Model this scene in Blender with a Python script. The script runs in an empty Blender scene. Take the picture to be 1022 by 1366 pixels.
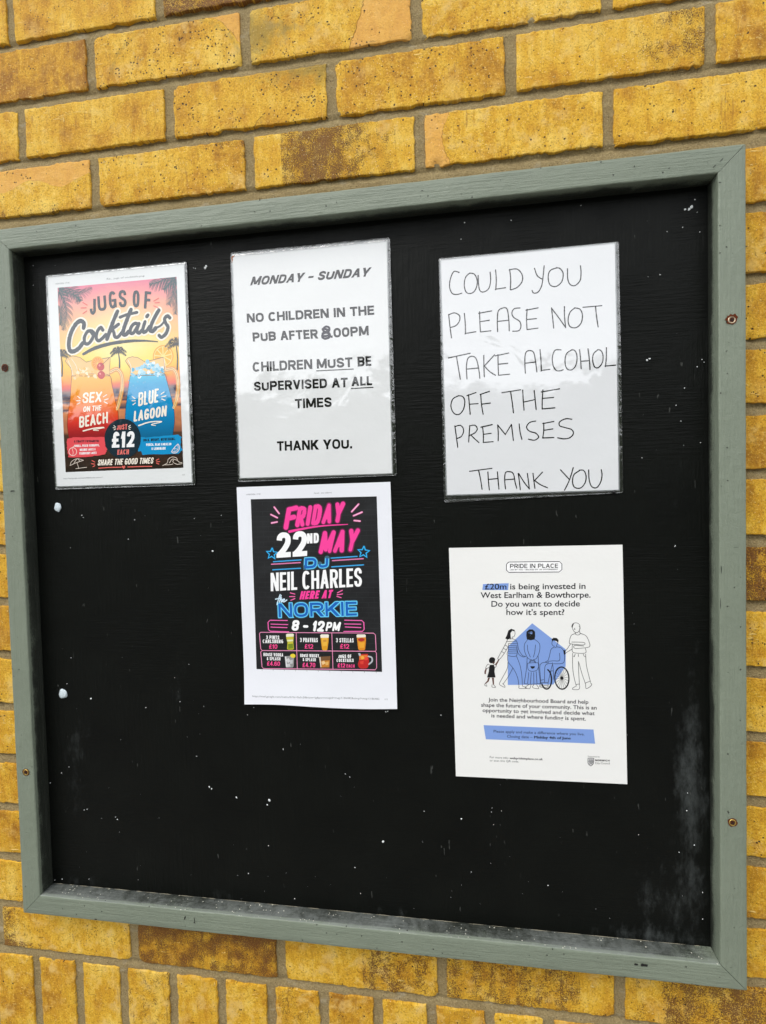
# Yellow brick wall with a black notice board in a sage green frame and five notices pinned to it.
# Wall plane is X-Z, Y points into the wall, 1 unit = 1 m, (0,0,0) is the middle of the board's front face.
import bpy, bmesh, math, random
from mathutils import Vector, noise, Matrix
from mathutils.geometry import tessellate_polygon

scene = bpy.context.scene
C = scene.collection
random.seed(7)

# ------------------------------------------------------------------ camera, world, sun, exposure
cam_data = bpy.data.cameras.new('camera')
cam = bpy.data.objects.new('camera', cam_data)
C.objects.link(cam)
cam.location = (0.16083, -0.64985, 0.10655)
cam.rotation_euler = (1.537227, 0.024911, 0.150338)
cam_data.sensor_fit = 'HORIZONTAL'
cam_data.sensor_width = 36.0
cam_data.lens = 36.0 * 698.81 / 1022.0
cam_data.clip_start = 0.01
cam_data.clip_end = 500.0
scene.camera = cam

SUN_EL, SUN_AZ = math.radians(52), math.radians(-32)       # azimuth measured from straight out of the wall, towards the left
world = bpy.data.worlds.new('World')
scene.world = world
world.use_nodes = True
wn = world.node_tree
bg = wn.nodes['Background']
sky = wn.nodes.new('ShaderNodeTexSky')
sky.sky_type = 'NISHITA'
sky.sun_disc = False
sky.sun_elevation = SUN_EL
sky.sun_rotation = math.radians(180) - SUN_AZ
sky.air_density = 1.0
sky.dust_density = 0.6
sky.ozone_density = 0.6
hs = wn.nodes.new('ShaderNodeHueSaturation')          # thin bright cloud: the sky is much whiter than clear air
hs.inputs['Saturation'].default_value = 0.12
wn.links.new(sky.outputs[0], hs.inputs['Color'])
wn.links.new(hs.outputs[0], bg.inputs['Color'])
bg.inputs['Strength'].default_value = 0.15

sun_data = bpy.data.lights.new('sun', 'SUN')
sun_data.energy = 0.6
sun_data.angle = math.radians(28)
sun_data.color = (1.0, 0.95, 0.89)
sun = bpy.data.objects.new('sun', sun_data)
C.objects.link(sun)
d = Vector((math.sin(SUN_AZ) * math.cos(SUN_EL), -math.cos(SUN_AZ) * math.cos(SUN_EL), math.sin(SUN_EL)))
sun.rotation_euler = d.to_track_quat('Z', 'Y').to_euler()

scene.view_settings.view_transform = 'Standard'
scene.view_settings.look = 'None'
scene.view_settings.gamma = 1.0
scene.view_settings.exposure = 1.23

# ------------------------------------------------------------------ helpers
def lin(c, k=1.0):
    if isinstance(c, str):
        c = tuple(int(c[i:i + 2], 16) for i in (0, 2, 4))
    r = []
    for x in c:
        x = x / 255.0
        r.append((x / 12.92 if x <= 0.04045 else ((x + 0.055) / 1.055) ** 2.4) * k)
    return (r[0], r[1], r[2], 1.0)

def empty(name, loc=(0, 0, 0), rot=(0, 0, 0), label=None, cat=None, group=None):
    o = bpy.data.objects.new(name, None)
    o.empty_display_size = 0.05
    C.objects.link(o)
    o.location = loc
    o.rotation_euler = rot
    tag(o, label, cat, group)
    return o

def tag(o, label=None, cat=None, group=None, kind=None):
    if label: o['label'] = label
    if cat: o['category'] = cat
    if group: o['group'] = group
    if kind: o['kind'] = kind
    return o

def link_mesh(name, me, mats, parent=None, smooth=False):
    o = bpy.data.objects.new(name, me)
    C.objects.link(o)
    for m in (mats if isinstance(mats, (list, tuple)) else [mats]):
        me.materials.append(m)
    if smooth:
        for p in me.polygons: p.use_smooth = True
    if parent: o.parent = parent
    return o

def from_bm(name, bm, mats, parent=None, smooth=False):
    me = bpy.data.meshes.new(name)
    bm.to_mesh(me); bm.free()
    return link_mesh(name, me, mats, parent, smooth)

def fbm(x, y, z=0.0, o=3):
    return noise.fractal(Vector((x, y, z)), 1.0, 2.0, o)

class NT:
    """small node-building helper"""
    def __init__(self, name):
        self.m = bpy.data.materials.new(name)
        self.m.use_nodes = True
        self.t = self.m.node_tree
        self.b = self.t.nodes['Principled BSDF']
        self.out = self.t.nodes['Material Output']
    def n(self, typ, **kw):
        nd = self.t.nodes.new(typ)
        for k, v in kw.items(): setattr(nd, k, v)
        return nd
    def put(self, sock, v):
        if v is None: return
        if isinstance(v, bpy.types.NodeSocket): self.t.links.new(v, sock)
        else: sock.default_value = v
    def attr(self, name, what='Color'):
        return self.n('ShaderNodeAttribute', attribute_name=name).outputs[what]
    def sep(self, col):
        nd = self.n('ShaderNodeSeparateColor'); self.put(nd.inputs[0], col); return nd.outputs
    def objco(self): return self.n('ShaderNodeTexCoord').outputs['Object']
    def mapping(self, vec, scale=(1, 1, 1), loc=(0, 0, 0)):
        nd = self.n('ShaderNodeMapping'); self.put(nd.inputs['Vector'], vec)
        nd.inputs['Scale'].default_value = scale; nd.inputs['Location'].default_value = loc
        return nd.outputs[0]
    def noise(self, vec, scale, detail=4, rough=0.55, dist=0.0):
        nd = self.n('ShaderNodeTexNoise'); self.put(nd.inputs['Vector'], vec)
        nd.inputs['Scale'].default_value = scale; nd.inputs['Detail'].default_value = detail
        nd.inputs['Roughness'].default_value = rough; nd.inputs['Distortion'].default_value = dist
        return nd.outputs[0]
    def voro(self, vec, scale, out='Distance', rand=1.0, feature='F1'):
        nd = self.n('ShaderNodeTexVoronoi', feature=feature); self.put(nd.inputs['Vector'], vec)
        nd.inputs['Scale'].default_value = scale; nd.inputs['Randomness'].default_value = rand
        return nd.outputs[out]
    def math(self, op, a, b=None, c=None, clamp=False):
        nd = self.n('ShaderNodeMath', operation=op, use_clamp=clamp)
        self.put(nd.inputs[0], a); self.put(nd.inputs[1], b); self.put(nd.inputs[2], c)
        return nd.outputs[0]
    def sstep(self, x, lo, hi, t0=0.0, t1=1.0):
        nd = self.n('ShaderNodeMapRange', interpolation_type='SMOOTHSTEP'); self.put(nd.inputs[0], x)
        self.put(nd.inputs[1], lo); self.put(nd.inputs[2], hi); self.put(nd.inputs[3], t0); self.put(nd.inputs[4], t1)
        return nd.outputs[0]
    def mix(self, f, a, b, blend='MIX'):
        nd = self.n('ShaderNodeMix', data_type='RGBA', blend_type=blend)
        self.put(nd.inputs[0], f); self.put(nd.inputs[6], a); self.put(nd.inputs[7], b)
        return nd.outputs[2]
    def bump(self, h, dist, strength=1.0, normal=None):
        nd = self.n('ShaderNodeBump'); self.put(nd.inputs['Height'], h)
        nd.inputs['Distance'].default_value = dist; nd.inputs['Strength'].default_value = strength
        self.put(nd.inputs['Normal'], normal)
        return nd.outputs[0]
    def done(self, base=None, rough=None, normal=None, **kw):
        self.put(self.b.inputs['Base Color'], base); self.put(self.b.inputs['Roughness'], rough)
        self.put(self.b.inputs['Normal'], normal)
        for k, v in kw.items(): self.put(self.b.inputs[k], v)
        return self.m

# ------------------------------------------------------------------ materials of the setting
def make_brick_mat():
    t = NT('yellow_stock_brick')
    p = t.attr('bpos', 'Vector')
    a = t.sep(t.attr('style_a')); b = t.sep(t.attr('style_b'))
    tone, burn, pink = a[0], a[1], a[2]
    olive, pits, pale = b[0], b[1], b[2]
    big = t.noise(p, 22, 4)
    mid = t.noise(p, 90, 5, 0.6)
    fine = t.noise(p, 520, 4, 0.65)
    streak = t.noise(t.mapping(p, (1, 1, 0.18)), 110, 3, 0.6)
    streak_x = t.noise(t.mapping(p, (0.2, 1, 1)), 120, 3, 0.6)
    v = t.math('ADD', t.math('SUBTRACT', t.math('MULTIPLY', big, 0.95), 0.20), t.math('MULTIPLY', streak, 0.45))
    v = t.math('ADD', v, t.math('MULTIPLY', t.math('SUBTRACT', mid, 0.5), 0.35))
    v = t.math('ADD', v, t.math('SUBTRACT', tone, 0.5))
    cr = t.n('ShaderNodeValToRGB'); t.put(cr.inputs[0], v)
    el = cr.color_ramp.elements
    el[0].position = 0.22; el[0].color = lin((160, 106, 14))
    el[1].position = 0.80; el[1].color = lin((242, 204, 92))
    e = el.new(0.40); e.color = lin((204, 148, 24))
    e = el.new(0.58); e.color = lin((224, 174, 42))
    col = cr.outputs[0]
    # sandy mottling: fine light and dark grains fired into the face
    gr1 = t.noise(p, 420, 5, 0.75); gr2 = t.noise(p, 1300, 3, 0.7)
    col = t.mix(t.sstep(gr1, 0.50, 0.32, 0.0, 0.75), col, lin((138, 92, 16)))
    col = t.mix(t.sstep(gr1, 0.54, 0.70, 0.0, 0.70), col, lin((246, 214, 116)))
    col = t.mix(t.sstep(gr2, 0.50, 0.30, 0.0, 0.45), col, lin((120, 78, 24)))
    # short pale tool scratches and crumbs of lighter clay
    rotn = t.n('ShaderNodeMapping'); t.put(rotn.inputs['Vector'], p); rotn.inputs['Rotation'].default_value = (0, 0.9, 0); rotn.inputs['Scale'].default_value = (0.16, 1, 1)
    scr = t.math('MULTIPLY', t.sstep(t.noise(rotn.outputs[0], 330, 2, 0.5), 0.66, 0.72), t.sstep(t.noise(p, 42, 3), 0.50, 0.62))
    col = t.mix(t.math('MULTIPLY', scr, 0.75), col, lin((250, 222, 140)))
    blob = t.sstep(t.noise(p, 150, 5, 0.7), 0.62, 0.68)
    col = t.mix(t.math('MULTIPLY', blob, 0.6), col, lin((248, 220, 138)))
    blot2 = t.math('MULTIPLY', t.sstep(t.noise(p, 130, 5, 0.7), 0.60, 0.68), t.sstep(t.noise(p, 18, 2), 0.42, 0.58))
    col = t.mix(t.math('MULTIPLY', blot2, 0.5), col, lin((128, 92, 34)))
    drag = t.noise(t.mapping(p, (1, 1, 0.10)), 260, 3, 0.6)
    col = t.mix(t.math('MULTIPLY', t.sstep(drag, 0.56, 0.70), t.sstep(t.noise(p, 26, 2), 0.45, 0.6, 0.0, 0.5)), col, lin((150, 100, 30)))
    col = t.mix(t.math('MULTIPLY', t.sstep(t.noise(p, 45, 5, 0.6), 0.5, 0.72), pale), col, lin((226, 190, 116)))
    # fired-on patches of salmon and olive
    pk = t.sstep(t.math('ADD', pink, t.math('MULTIPLY', t.math('SUBTRACT', t.noise(p, 70, 4), 0.5), 0.28)), 0.49, 0.53)
    pcol = t.mix(t.noise(p, 40, 4), lin((230, 174, 94)), lin((222, 158, 80)))
    col = t.mix(t.math('MULTIPLY', pk, 0.62), col, pcol)
    pline = t.math('MULTIPLY', t.sstep(pk, 0.02, 0.3), t.sstep(pk, 0.98, 0.6))
    col = t.mix(t.math('MULTIPLY', pline, 0.55), col, lin((128, 84, 40)))
    ol = t.math('MULTIPLY', t.sstep(t.math('ADD', olive, t.math('MULTIPLY', t.math('SUBTRACT', mid, 0.5), 0.9)), 0.45, 0.95), 0.65)
    col = t.mix(ol, col, lin((122, 108, 52)))
    # burnt brown sanding: fine crumbs whose density follows the field
    bf = t.math('ADD', burn, t.math('MULTIPLY', t.math('SUBTRACT', t.noise(p, 55, 4, 0.65), 0.5), 0.9))
    bf = t.math('ADD', bf, t.math('MULTIPLY', t.math('SUBTRACT', streak, 0.5), 0.5))
    thr = t.sstep(bf, 0.1, 1.0, 0.74, 0.40)
    grain = t.noise(p, 680, 5, 0.75)
    crumbs = t.math('MULTIPLY', t.sstep(t.math('SUBTRACT', grain, thr), 0.0, 0.03), t.sstep(burn, 0.03, 0.15))
    bcol = t.mix(t.noise(p, 300, 2), lin((70, 40, 16)), lin((122, 72, 28)))
    col = t.mix(t.math('MULTIPLY', crumbs, 0.88), col, bcol)
    col = t.mix(t.math('MULTIPLY', t.sstep(bf, 0.3, 1.1), 0.22), col, lin((140, 88, 34)))
    # pits
    cell = t.voro(p, 430, 'Color'); cs = t.sep(cell)
    dist = t.voro(p, 430)
    gate = t.sstep(t.math('SUBTRACT', t.math('MULTIPLY', pits, t.sstep(t.noise(p, 38, 4, 0.6), 0.42, 0.68, 0.02, 0.7)), cs[0]), 0.0, 0.02)
    rad = t.math('MULTIPLY', t.math('POWER', t.math('ADD', cs[1], 0.22), 2.0), 0.46)
    pit = t.math('MULTIPLY', t.sstep(t.math('SUBTRACT', rad, t.math('ADD', dist, t.math('MULTIPLY', t.math('SUBTRACT', t.noise(p, 700, 3, 0.6), 0.5), 0.9))), 0.0, 0.06), gate)
    col = t.mix(t.math('MULTIPLY', pit, 0.93), col, lin((52, 34, 16)))
    # tiny pinholes and pale crumbs everywhere
    c2 = t.sep(t.voro(p, 330, 'Color')); d2 = t.voro(p, 330)
    ph = t.math('MULTIPLY', t.sstep(d2, 0.20, 0.12), t.sstep(c2[0], 0.90, 0.93))
    col = t.mix(t.math('MULTIPLY', ph, 0.75), col, lin((70, 48, 22)))
    pw = t.math('MULTIPLY', t.sstep(d2, 0.26, 0.14), t.sstep(c2[1], 0.90, 0.94))
    col = t.mix(t.math('MULTIPLY', pw, 0.6), col, lin((240, 215, 160)))
    # hairline firing cracks
    wv = t.n('ShaderNodeVectorMath', operation='ADD'); t.put(wv.inputs[0], p)
    wob = t.n('ShaderNodeVectorMath', operation='SCALE'); wn_ = t.n('ShaderNodeTexNoise'); t.put(wn_.inputs['Vector'], p); wn_.inputs['Scale'].default_value = 60
    t.put(wob.inputs[0], wn_.outputs[1]); wob.inputs['Scale'].default_value = 0.02; t.put(wv.inputs[1], wob.outputs[0])
    cr_d = t.voro(wv.outputs[0], 17, 'Distance', 1.0, 'DISTANCE_TO_EDGE')
    crack = t.math('MULTIPLY', t.sstep(cr_d, 0.008, 0.003), t.sstep(t.noise(p, 30, 2), 0.60, 0.68))
    col = t.mix(t.math('MULTIPLY', crack, 0.5), col, lin((90, 60, 26)))
    h = t.math('ADD', t.math('MULTIPLY', gr1, 0.9), t.math('MULTIPLY', mid, 0.7))
    h = t.math('ADD', h, t.math('MULTIPLY', gr2, 0.25))
    h = t.math('ADD', h, t.math('MULTIPLY', scr, 0.35))
    h = t.math('ADD', h, t.math('MULTIPLY', blob, 0.35))
    h = t.math('ADD', h, t.math('MULTIPLY', streak_x, 0.35))
    h = t.math('SUBTRACT', h, t.math('MULTIPLY', pit, 0.9))
    h = t.math('ADD', h, t.math('MULTIPLY', crumbs, 0.25))
    h = t.math('SUBTRACT', h, t.math('MULTIPLY', crack, 0.6))
    h = t.math('ADD', h, t.math('MULTIPLY', pk, -0.5))
    return t.done(col, 0.70, t.bump(h, 0.0016, 1.0), **{'Specular IOR Level': 0.35})

def make_mortar_mat():
    t = NT('mortar')
    p = t.objco()
    n1 = t.noise(p, 30, 4); n2 = t.noise(p, 420, 5, 0.7); n3 = t.noise(p, 1100, 3, 0.7)
    col = t.mix(n1, lin((164, 142, 98)), lin((200, 180, 132)))
    col = t.mix(t.sstep(n2, 0.35, 0.7), t.mix(0.5, col, lin((108, 92, 64))), col)
    c2 = t.sep(t.voro(p, 420, 'Color')); d2 = t.voro(p, 420)
    g = t.math('MULTIPLY', t.sstep(d2, 0.35, 0.2), t.sstep(c2[0], 0.82, 0.86))
    col = t.mix(t.math('MULTIPLY', g, 0.7), col, lin((196, 180, 146)))
    g2 = t.math('MULTIPLY', t.sstep(d2, 0.35, 0.2), t.sstep(c2[1], 0.86, 0.9))
    col = t.mix(t.math('MULTIPLY', g2, 0.6), col, lin((66, 50, 32)))
    smear = t.sstep(t.noise(t.mapping(p, (0.5, 1, 1)), 60, 4), 0.58, 0.72)
    col = t.mix(t.math('MULTIPLY', smear, 0.45), col, lin((206, 196, 172)))
    h = t.math('ADD', t.math('MULTIPLY', n2, 1.0), t.math('MULTIPLY', n3, 0.5))
    return t.done(col, 0.95, t.bump(h, 0.0034, 1.0), **{'Specular IOR Level': 0.2})

def make_frame_mat(name, stretch):
    t = NT(name)
    p = t.objco()
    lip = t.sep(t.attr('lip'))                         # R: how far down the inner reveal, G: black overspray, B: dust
    grain = t.noise(t.mapping(p, stretch), 420, 4, 0.6)
    wave = t.noise(t.mapping(p, stretch), 130, 3, 0.5)
    big = t.noise(p, 9, 4)
    fine = t.noise(p, 800, 3, 0.6)
    col = t.mix(big, lin((112, 121, 106)), lin((127, 136, 119)))
    col = t.mix(t.math('MULTIPLY', t.sstep(grain, 0.45, 0.75), 0.16), col, lin((92, 104, 90)))
    # thin pale drips and scuffs in the paint
    sc = t.sstep(t.noise(t.mapping(p, (1, 1, 1)), 140, 6, 0.75), 0.70, 0.76)
    col = t.mix(t.math('MULTIPLY', sc, 0.35), col, lin((172, 176, 160)))
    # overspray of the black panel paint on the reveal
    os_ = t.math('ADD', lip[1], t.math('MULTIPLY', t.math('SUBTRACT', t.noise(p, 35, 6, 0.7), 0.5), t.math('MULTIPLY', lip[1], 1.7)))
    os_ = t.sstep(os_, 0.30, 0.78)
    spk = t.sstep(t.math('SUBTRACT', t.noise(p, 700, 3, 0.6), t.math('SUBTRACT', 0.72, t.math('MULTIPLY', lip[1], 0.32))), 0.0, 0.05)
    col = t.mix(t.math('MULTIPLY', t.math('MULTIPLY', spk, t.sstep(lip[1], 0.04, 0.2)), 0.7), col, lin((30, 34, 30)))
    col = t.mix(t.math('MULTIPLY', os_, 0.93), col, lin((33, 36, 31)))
    # settled pale dust and droppings
    dn = t.math('ADD', lip[2], t.math('MULTIPLY', t.math('SUBTRACT', t.noise(p, 60, 6, 0.75), 0.5), 1.2))
    dust = t.math('MULTIPLY', t.sstep(dn, 0.35, 1.05), t.sstep(lip[2], 0.01, 0.12))
    col = t.mix(t.math('MULTIPLY', dust, 0.66), col, lin((128, 133, 129)))
    cw = t.sep(t.voro(p, 330, 'Color')); dw = t.voro(p, 330)
    cl = t.math('MULTIPLY', t.sstep(t.noise(p, 40, 3), 0.42, 0.62), lip[2])
    dots = t.math('MULTIPLY', t.sstep(t.math('ADD', dw, t.math('MULTIPLY', t.math('SUBTRACT', fine, 0.5), 0.3)), 0.30, 0.16), t.sstep(t.math('ADD', cw[0], t.math('MULTIPLY', cl, 0.47)), 1.02, 1.08))
    col = t.mix(dots, col, lin((205, 203, 188)))
    # pin-prick chips down to dark wood
    c2 = t.sep(t.voro(p, 150, 'Color')); d2 = t.voro(p, 150)
    chip = t.math('MULTIPLY', t.sstep(t.math('ADD', d2, t.math('MULTIPLY', t.math('SUBTRACT', fine, 0.5), 0.2)), 0.16, 0.09), t.sstep(c2[0], 0.88, 0.9))
    col = t.mix(t.math('MULTIPLY', chip, 0.8), col, lin((36, 36, 28)))
    h = t.math('ADD', t.math('MULTIPLY', grain, 0.55), t.math('MULTIPLY', wave, 0.45))
    h = t.math('ADD', h, t.math('MULTIPLY', fine, 0.25))
    h = t.math('ADD', h, t.math('MULTIPLY', t.noise(p, 90, 4, 0.6), 0.6))
    h = t.math('SUBTRACT', h, t.math('MULTIPLY', chip, 1.0))
    return t.done(col, t.math('ADD', 0.42, t.math('MULTIPLY', dust, 0.3)), t.bump(h, 0.0017, 1.0), **{'Specular IOR Level': 0.4})

def make_panel_mat():
    t = NT('black_board_paint')
    p = t.objco()
    mask = t.sep(t.attr('grime'))
    br_h = t.noise(t.mapping(p, (0.07, 1, 1)), 330, 4, 0.6)
    br_v = t.noise(t.mapping(p, (1, 1, 0.08)), 300, 4, 0.6)
    sel = t.sstep(t.noise(p, 7, 3), 0.42, 0.58)
    br = t.n('ShaderNodeMix'); t.put(br.inputs[0], sel); t.put(br.inputs[2], br_h); t.put(br.inputs[3], br_v)
    br = br.outputs[0]
    blot = t.noise(p, 14, 5, 0.6)
    fine = t.noise(p, 700, 3)
    col = t.mix(blot, lin((7, 8, 7)), lin((18, 20, 17)))
    sm = t.math('ADD', mask[0], t.math('MULTIPLY', t.math('SUBTRACT', t.noise(t.mapping(p, (1, 1, 0.40)), 60, 7, 0.75), 0.5), 1.5))
    sm = t.math('MULTIPLY', t.sstep(sm, 0.30, 1.15), t.sstep(mask[0], 0.02, 0.25))
    col = t.mix(t.math('MULTIPLY', sm, 0.60), col, lin((92, 97, 96)))
    scr = t.math('MULTIPLY', t.sstep(t.noise(t.mapping(p, (1.2, 1, 0.3)), 190, 2, 0.4), 0.735, 0.76), t.sstep(t.noise(p, 16, 2), 0.50, 0.60))
    col = t.mix(t.math('MULTIPLY', scr, 0.35), col, lin((96, 98, 94)))
    h = t.math('ADD', t.math('MULTIPLY', br, 1.0), t.math('MULTIPLY', fine, 0.15))
    h = t.math('ADD', h, t.math('MULTIPLY', t.noise(p, 60, 3), 0.8))
    return t.done(col, t.math('ADD', 0.40, t.math('MULTIPLY', sm, 0.4)), t.bump(h, 0.0009, 0.9), **{'Specular IOR Level': 0.10})

def plain(name, col, rough=0.6, metallic=0.0, spec=0.5, bump=0.0, bscale=400):
    t = NT(name)
    c = lin(col) if not (isinstance(col, tuple) and len(col) == 4) else col
    n = None
    if bump: n = t.bump(t.noise(t.objco(), bscale, 4), bump, 1.0)
    base = t.mix(t.noise(t.objco(), bscale * 0.6, 4), tuple(x * 0.75 for x in c[:3]) + (1,), c)
    return t.done(base, rough, n, Metallic=metallic, **{'Specular IOR Level': spec})

def make_print_mat(name, coat, wrinkle=0.0, rough=0.55, creases=0.0):
    """paper and ink: the colour of each printed face is its own ink, a pouch film is a clear coat"""
    t = NT(name)
    p = t.objco()
    col = t.attr('ink')
    fib = t.noise(p, 900, 3)
    col = t.mix(0.05, col, t.mix(fib, (0, 0, 0, 1), (1, 1, 1, 1)), 'OVERLAY')
    n = t.bump(t.noise(p, 40, 3), 0.0012, 0.5)
    kw = {'Specular IOR Level': 0.3}
    if coat:
        w1 = t.noise(t.mapping(p, (1, 1, 0.8)), 16, 3, 0.45, 0.5)
        w2 = t.noise(t.mapping(p, (1, 1, 0.6)), 120, 4, 0.7, 1.2)
        g = t.sstep(t.noise(p, 13, 3), 0.42, 0.62)
        h = t.math('ADD', t.math('MULTIPLY', w1, 1.0), t.math('MULTIPLY', t.math('MULTIPLY', w2, g), 0.05))
        kw['Specular IOR Level'] = 0.05
        kw['Coat Weight'] = coat
        kw['Coat Roughness'] = 0.06
        kw['Coat IOR'] = 1.75
        t.put(t.b.inputs['Coat Normal'], t.bump(h, wrinkle, 1.0))
    return t.done(col, rough, n, **kw)

def make_film_mat():
    t = NT('laminating_film')
    p = t.objco()
    gl = t.n('ShaderNodeBsdfGlossy'); gl.inputs['Roughness'].default_value = 0.12
    gl.inputs['Color'].default_value = (1, 1, 1, 1)
    tr = t.n('ShaderNodeBsdfTransparent'); tr.inputs['Color'].default_value = (0.93, 0.94, 0.93, 1)
    df = t.n('ShaderNodeBsdfDiffuse'); df.inputs['Color'].default_value = (0.35, 0.36, 0.35, 1)
    n = t.bump(t.noise(p, 55, 3, 0.6, 1.0), 0.0016, 1.0)
    t.put(gl.inputs['Normal'], n)
    fr = t.n('ShaderNodeFresnel'); fr.inputs['IOR'].default_value = 1.6; t.put(fr.inputs['Normal'], n)
    f = t.math('MULTIPLY', fr.outputs[0], 1.6, clamp=True)
    m0 = t.n('ShaderNodeMixShader'); m0.inputs[0].default_value = 0.03
    t.t.links.new(tr.outputs[0], m0.inputs[1]); t.t.links.new(df.outputs[0], m0.inputs[2])
    m1 = t.n('ShaderNodeMixShader'); t.put(m1.inputs[0], f)
    t.t.links.new(m0.outputs[0], m1.inputs[1]); t.t.links.new(gl.outputs[0], m1.inputs[2])
    t.t.links.new(m1.outputs[0], t.out.inputs['Surface'])
    return t.m

M_BRICK, M_MORTAR = make_brick_mat(), make_mortar_mat()
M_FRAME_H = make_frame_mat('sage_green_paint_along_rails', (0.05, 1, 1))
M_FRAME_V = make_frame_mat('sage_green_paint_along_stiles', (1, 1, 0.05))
M_PANEL = make_panel_mat()
M_CHIP = plain('bare_dark_chip', (14, 13, 10), 0.8)
M_FLECK = plain('white_paint_fleck', (226, 230, 230), 0.6)
M_WORN = plain('worn_pale_edge', (168, 160, 138), 0.8)
M_PRINT_PLAIN = make_print_mat('printed_paper', 0.0)
M_PRINT_FILM = make_print_mat('laminated_print', 1.0, 0.0026)
M_FILM = make_film_mat()
M_STEEL = plain('worn_screw_steel', (196, 178, 150), 0.35, 0.9, 0.5, 0.0003, 900)
M_BRASS = plain('brassy_screw_steel', (206, 176, 96), 0.35, 0.9, 0.5, 0.0003, 900)
M_RUST = plain('rust', (96, 44, 16), 0.9, 0, 0.2, 0.0004, 900)
M_TACK = plain('white_adhesive', (214, 226, 232), 0.5, 0, 0.4, 0.0004, 300)
M_PIN = plain('black_pin_head', (10, 10, 12), 0.3)

# ------------------------------------------------------------------ pavement
def make_pavement():
    t = NT('pavement_concrete')
    p = t.objco()
    br = t.n('ShaderNodeTexBrick'); t.put(br.inputs['Vector'], p)
    br.inputs['Scale'].default_value = 1.0; br.inputs['Brick Width'].default_value = 0.6; br.inputs['Row Height'].default_value = 0.6
    br.inputs['Mortar Size'].default_value = 0.006
    br.inputs['Color1'].default_value = lin((150, 150, 148)); br.inputs['Color2'].default_value = lin((138, 138, 137)); br.inputs['Mortar'].default_value = lin((80, 76, 70))
    col = t.mix(t.math('MULTIPLY', t.noise(p, 90, 5), 0.4), br.outputs[0], lin((110, 106, 100)))
    m = t.done(col, 0.9, t.bump(t.noise(p, 200, 4), 0.002))
    bm = bmesh.new()
    s = 80
    vs = [bm.verts.new((x, y, -1.55)) for x, y in ((-s, -s), (s, -s), (s, s), (-s, s))]
    bm.faces.new(vs)
    o = from_bm('pavement', bm, m)
    tag(o, kind='structure')
make_pavement()

# ------------------------------------------------------------------ hedge added unseen behind the camera to darken the horizon in reflections
def make_hedge_blocker():
    t = NT('blocker_leaves')
    p = t.objco()
    col = t.mix(t.noise(p, 3, 5), lin((40, 58, 26)), lin((84, 100, 48)))
    m = t.done(col, 0.7, t.bump(t.noise(p, 14, 5, 0.8), 0.06))
    verts, faces = [], []
    nx, nz = 160, 16
    for j in range(nz + 1):
        for i in range(nx + 1):
            x = -24 + 44 * i / nx
            a = j / nz * math.pi
            n_ = 0.28 * fbm(x * 1.3, j * 0.5, 4.0, 4)
            h = 3.7 + 0.35 * noise.noise(Vector((x * 0.6, 2, 2)))
            verts.append((x, -9.0 + 0.9 * math.cos(a) + n_, -1.55 + (h + n_) * math.sin(a) ** 0.55))
    for j in range(nz):
        for i in range(nx):
            a = j * (nx + 1) + i
            faces.append((a, a + nx + 1, a + nx + 2, a + 1))
    me = bpy.data.meshes.new('hedge_blocker')
    me.from_pydata(verts, [], faces)
    o = link_mesh('hedge_blocker', me, m, None, True)
    tag(o, 'long green hedge added unseen behind the camera to darken reflections', 'hedge_blocker')
make_hedge_blocker()

# ------------------------------------------------------------------ brick wall
WALL_Y = 0.0305
BEDS = [0.835, 0.755, 0.673, 0.592, 0.5125, 0.4298, 0.349, 0.2727, 0.1958, 0.1191, 0.0399, -0.0381, -0.1186, -0.197, -0.2761, -0.3513, -0.4279, -0.5024, -0.575]
B = 0.0068     # half a joint
bricks = []    # (x0, x1, z0, z1, style dict)

def field_none(u, w): return 0.0
rnd = random.Random(11)
def style(**k):
    s = dict(tone=0.5 + rnd.uniform(-0.13, 0.13), burn=0.0, pink=None, olive=None, pits=rnd.choice([0.0, 0.1, 0.25, 0.4]), pale=rnd.uniform(0, 0.6), burnf=None)
    r = rnd.random()
    if r < 0.35: s['burn'] = rnd.uniform(0.12, 0.45)
    s.update(k)
    return s

def bump01(x): return max(0.0, min(1.0, x))
SPECIAL = {}
def sp(row, k, **kw): SPECIAL[(row, k)] = kw
# rows counted from the top bed; k is the brick index along the row (u, w run 0..1 across and up the brick face)
sp(0, -2, tone=0.47, burn=0.05, pits=0.25, pale=0.3)
sp(0, -1, tone=0.45, burn=0.75, pits=0.2)
sp(1, -2, tone=0.36, burn=0.12, pits=0.15, pale=0.1)
sp(1, -1, tone=0.56, burn=0.0, pits=0.45, pale=0.6, pink=lambda u, w: bump01(0.5 + (math.hypot(u - 0.55, (w - 0.1) * 0.45) - 0.47) * 4 if u > 0.6 else 0), olive=lambda u, w: bump01(0.7 - abs(math.hypot(u - 0.55, (w - 0.1) * 0.45) - 0.44) * 9))
sp(1, 0, tone=0.56, burn=0.05, pits=0.3, pale=0.5, pink=lambda u, w: bump01(0.5 + (u - 0.66 - 0.12 * (w - 0.3)) * 5), olive=lambda u, w: bump01(1.1 - u * 1.4 - abs(w - 0.55) * 0.9))
sp(1, 1, tone=0.60, burn=0.0, pits=0.15, pale=0.7)
sp(2, -3, tone=0.50, burn=0.1, pits=0.05, pale=0.2, olive=lambda u, w: 0.35)
sp(2, -2, tone=0.50, burn=0.1, pits=0.04, pale=0.3, olive=lambda u, w: 0.42)
sp(2, -1, tone=0.50, burn=0.0, pits=0.45, pale=0.2, olive=lambda u, w: bump01(u * 0.7 + w * 0.9 - 0.65))
sp(2, 0, tone=0.48, burn=0.0, pits=0.45, pale=0.3, olive=lambda u, w: bump01(0.6 - abs(u - 0.62) * 4) * 0.7)
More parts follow.
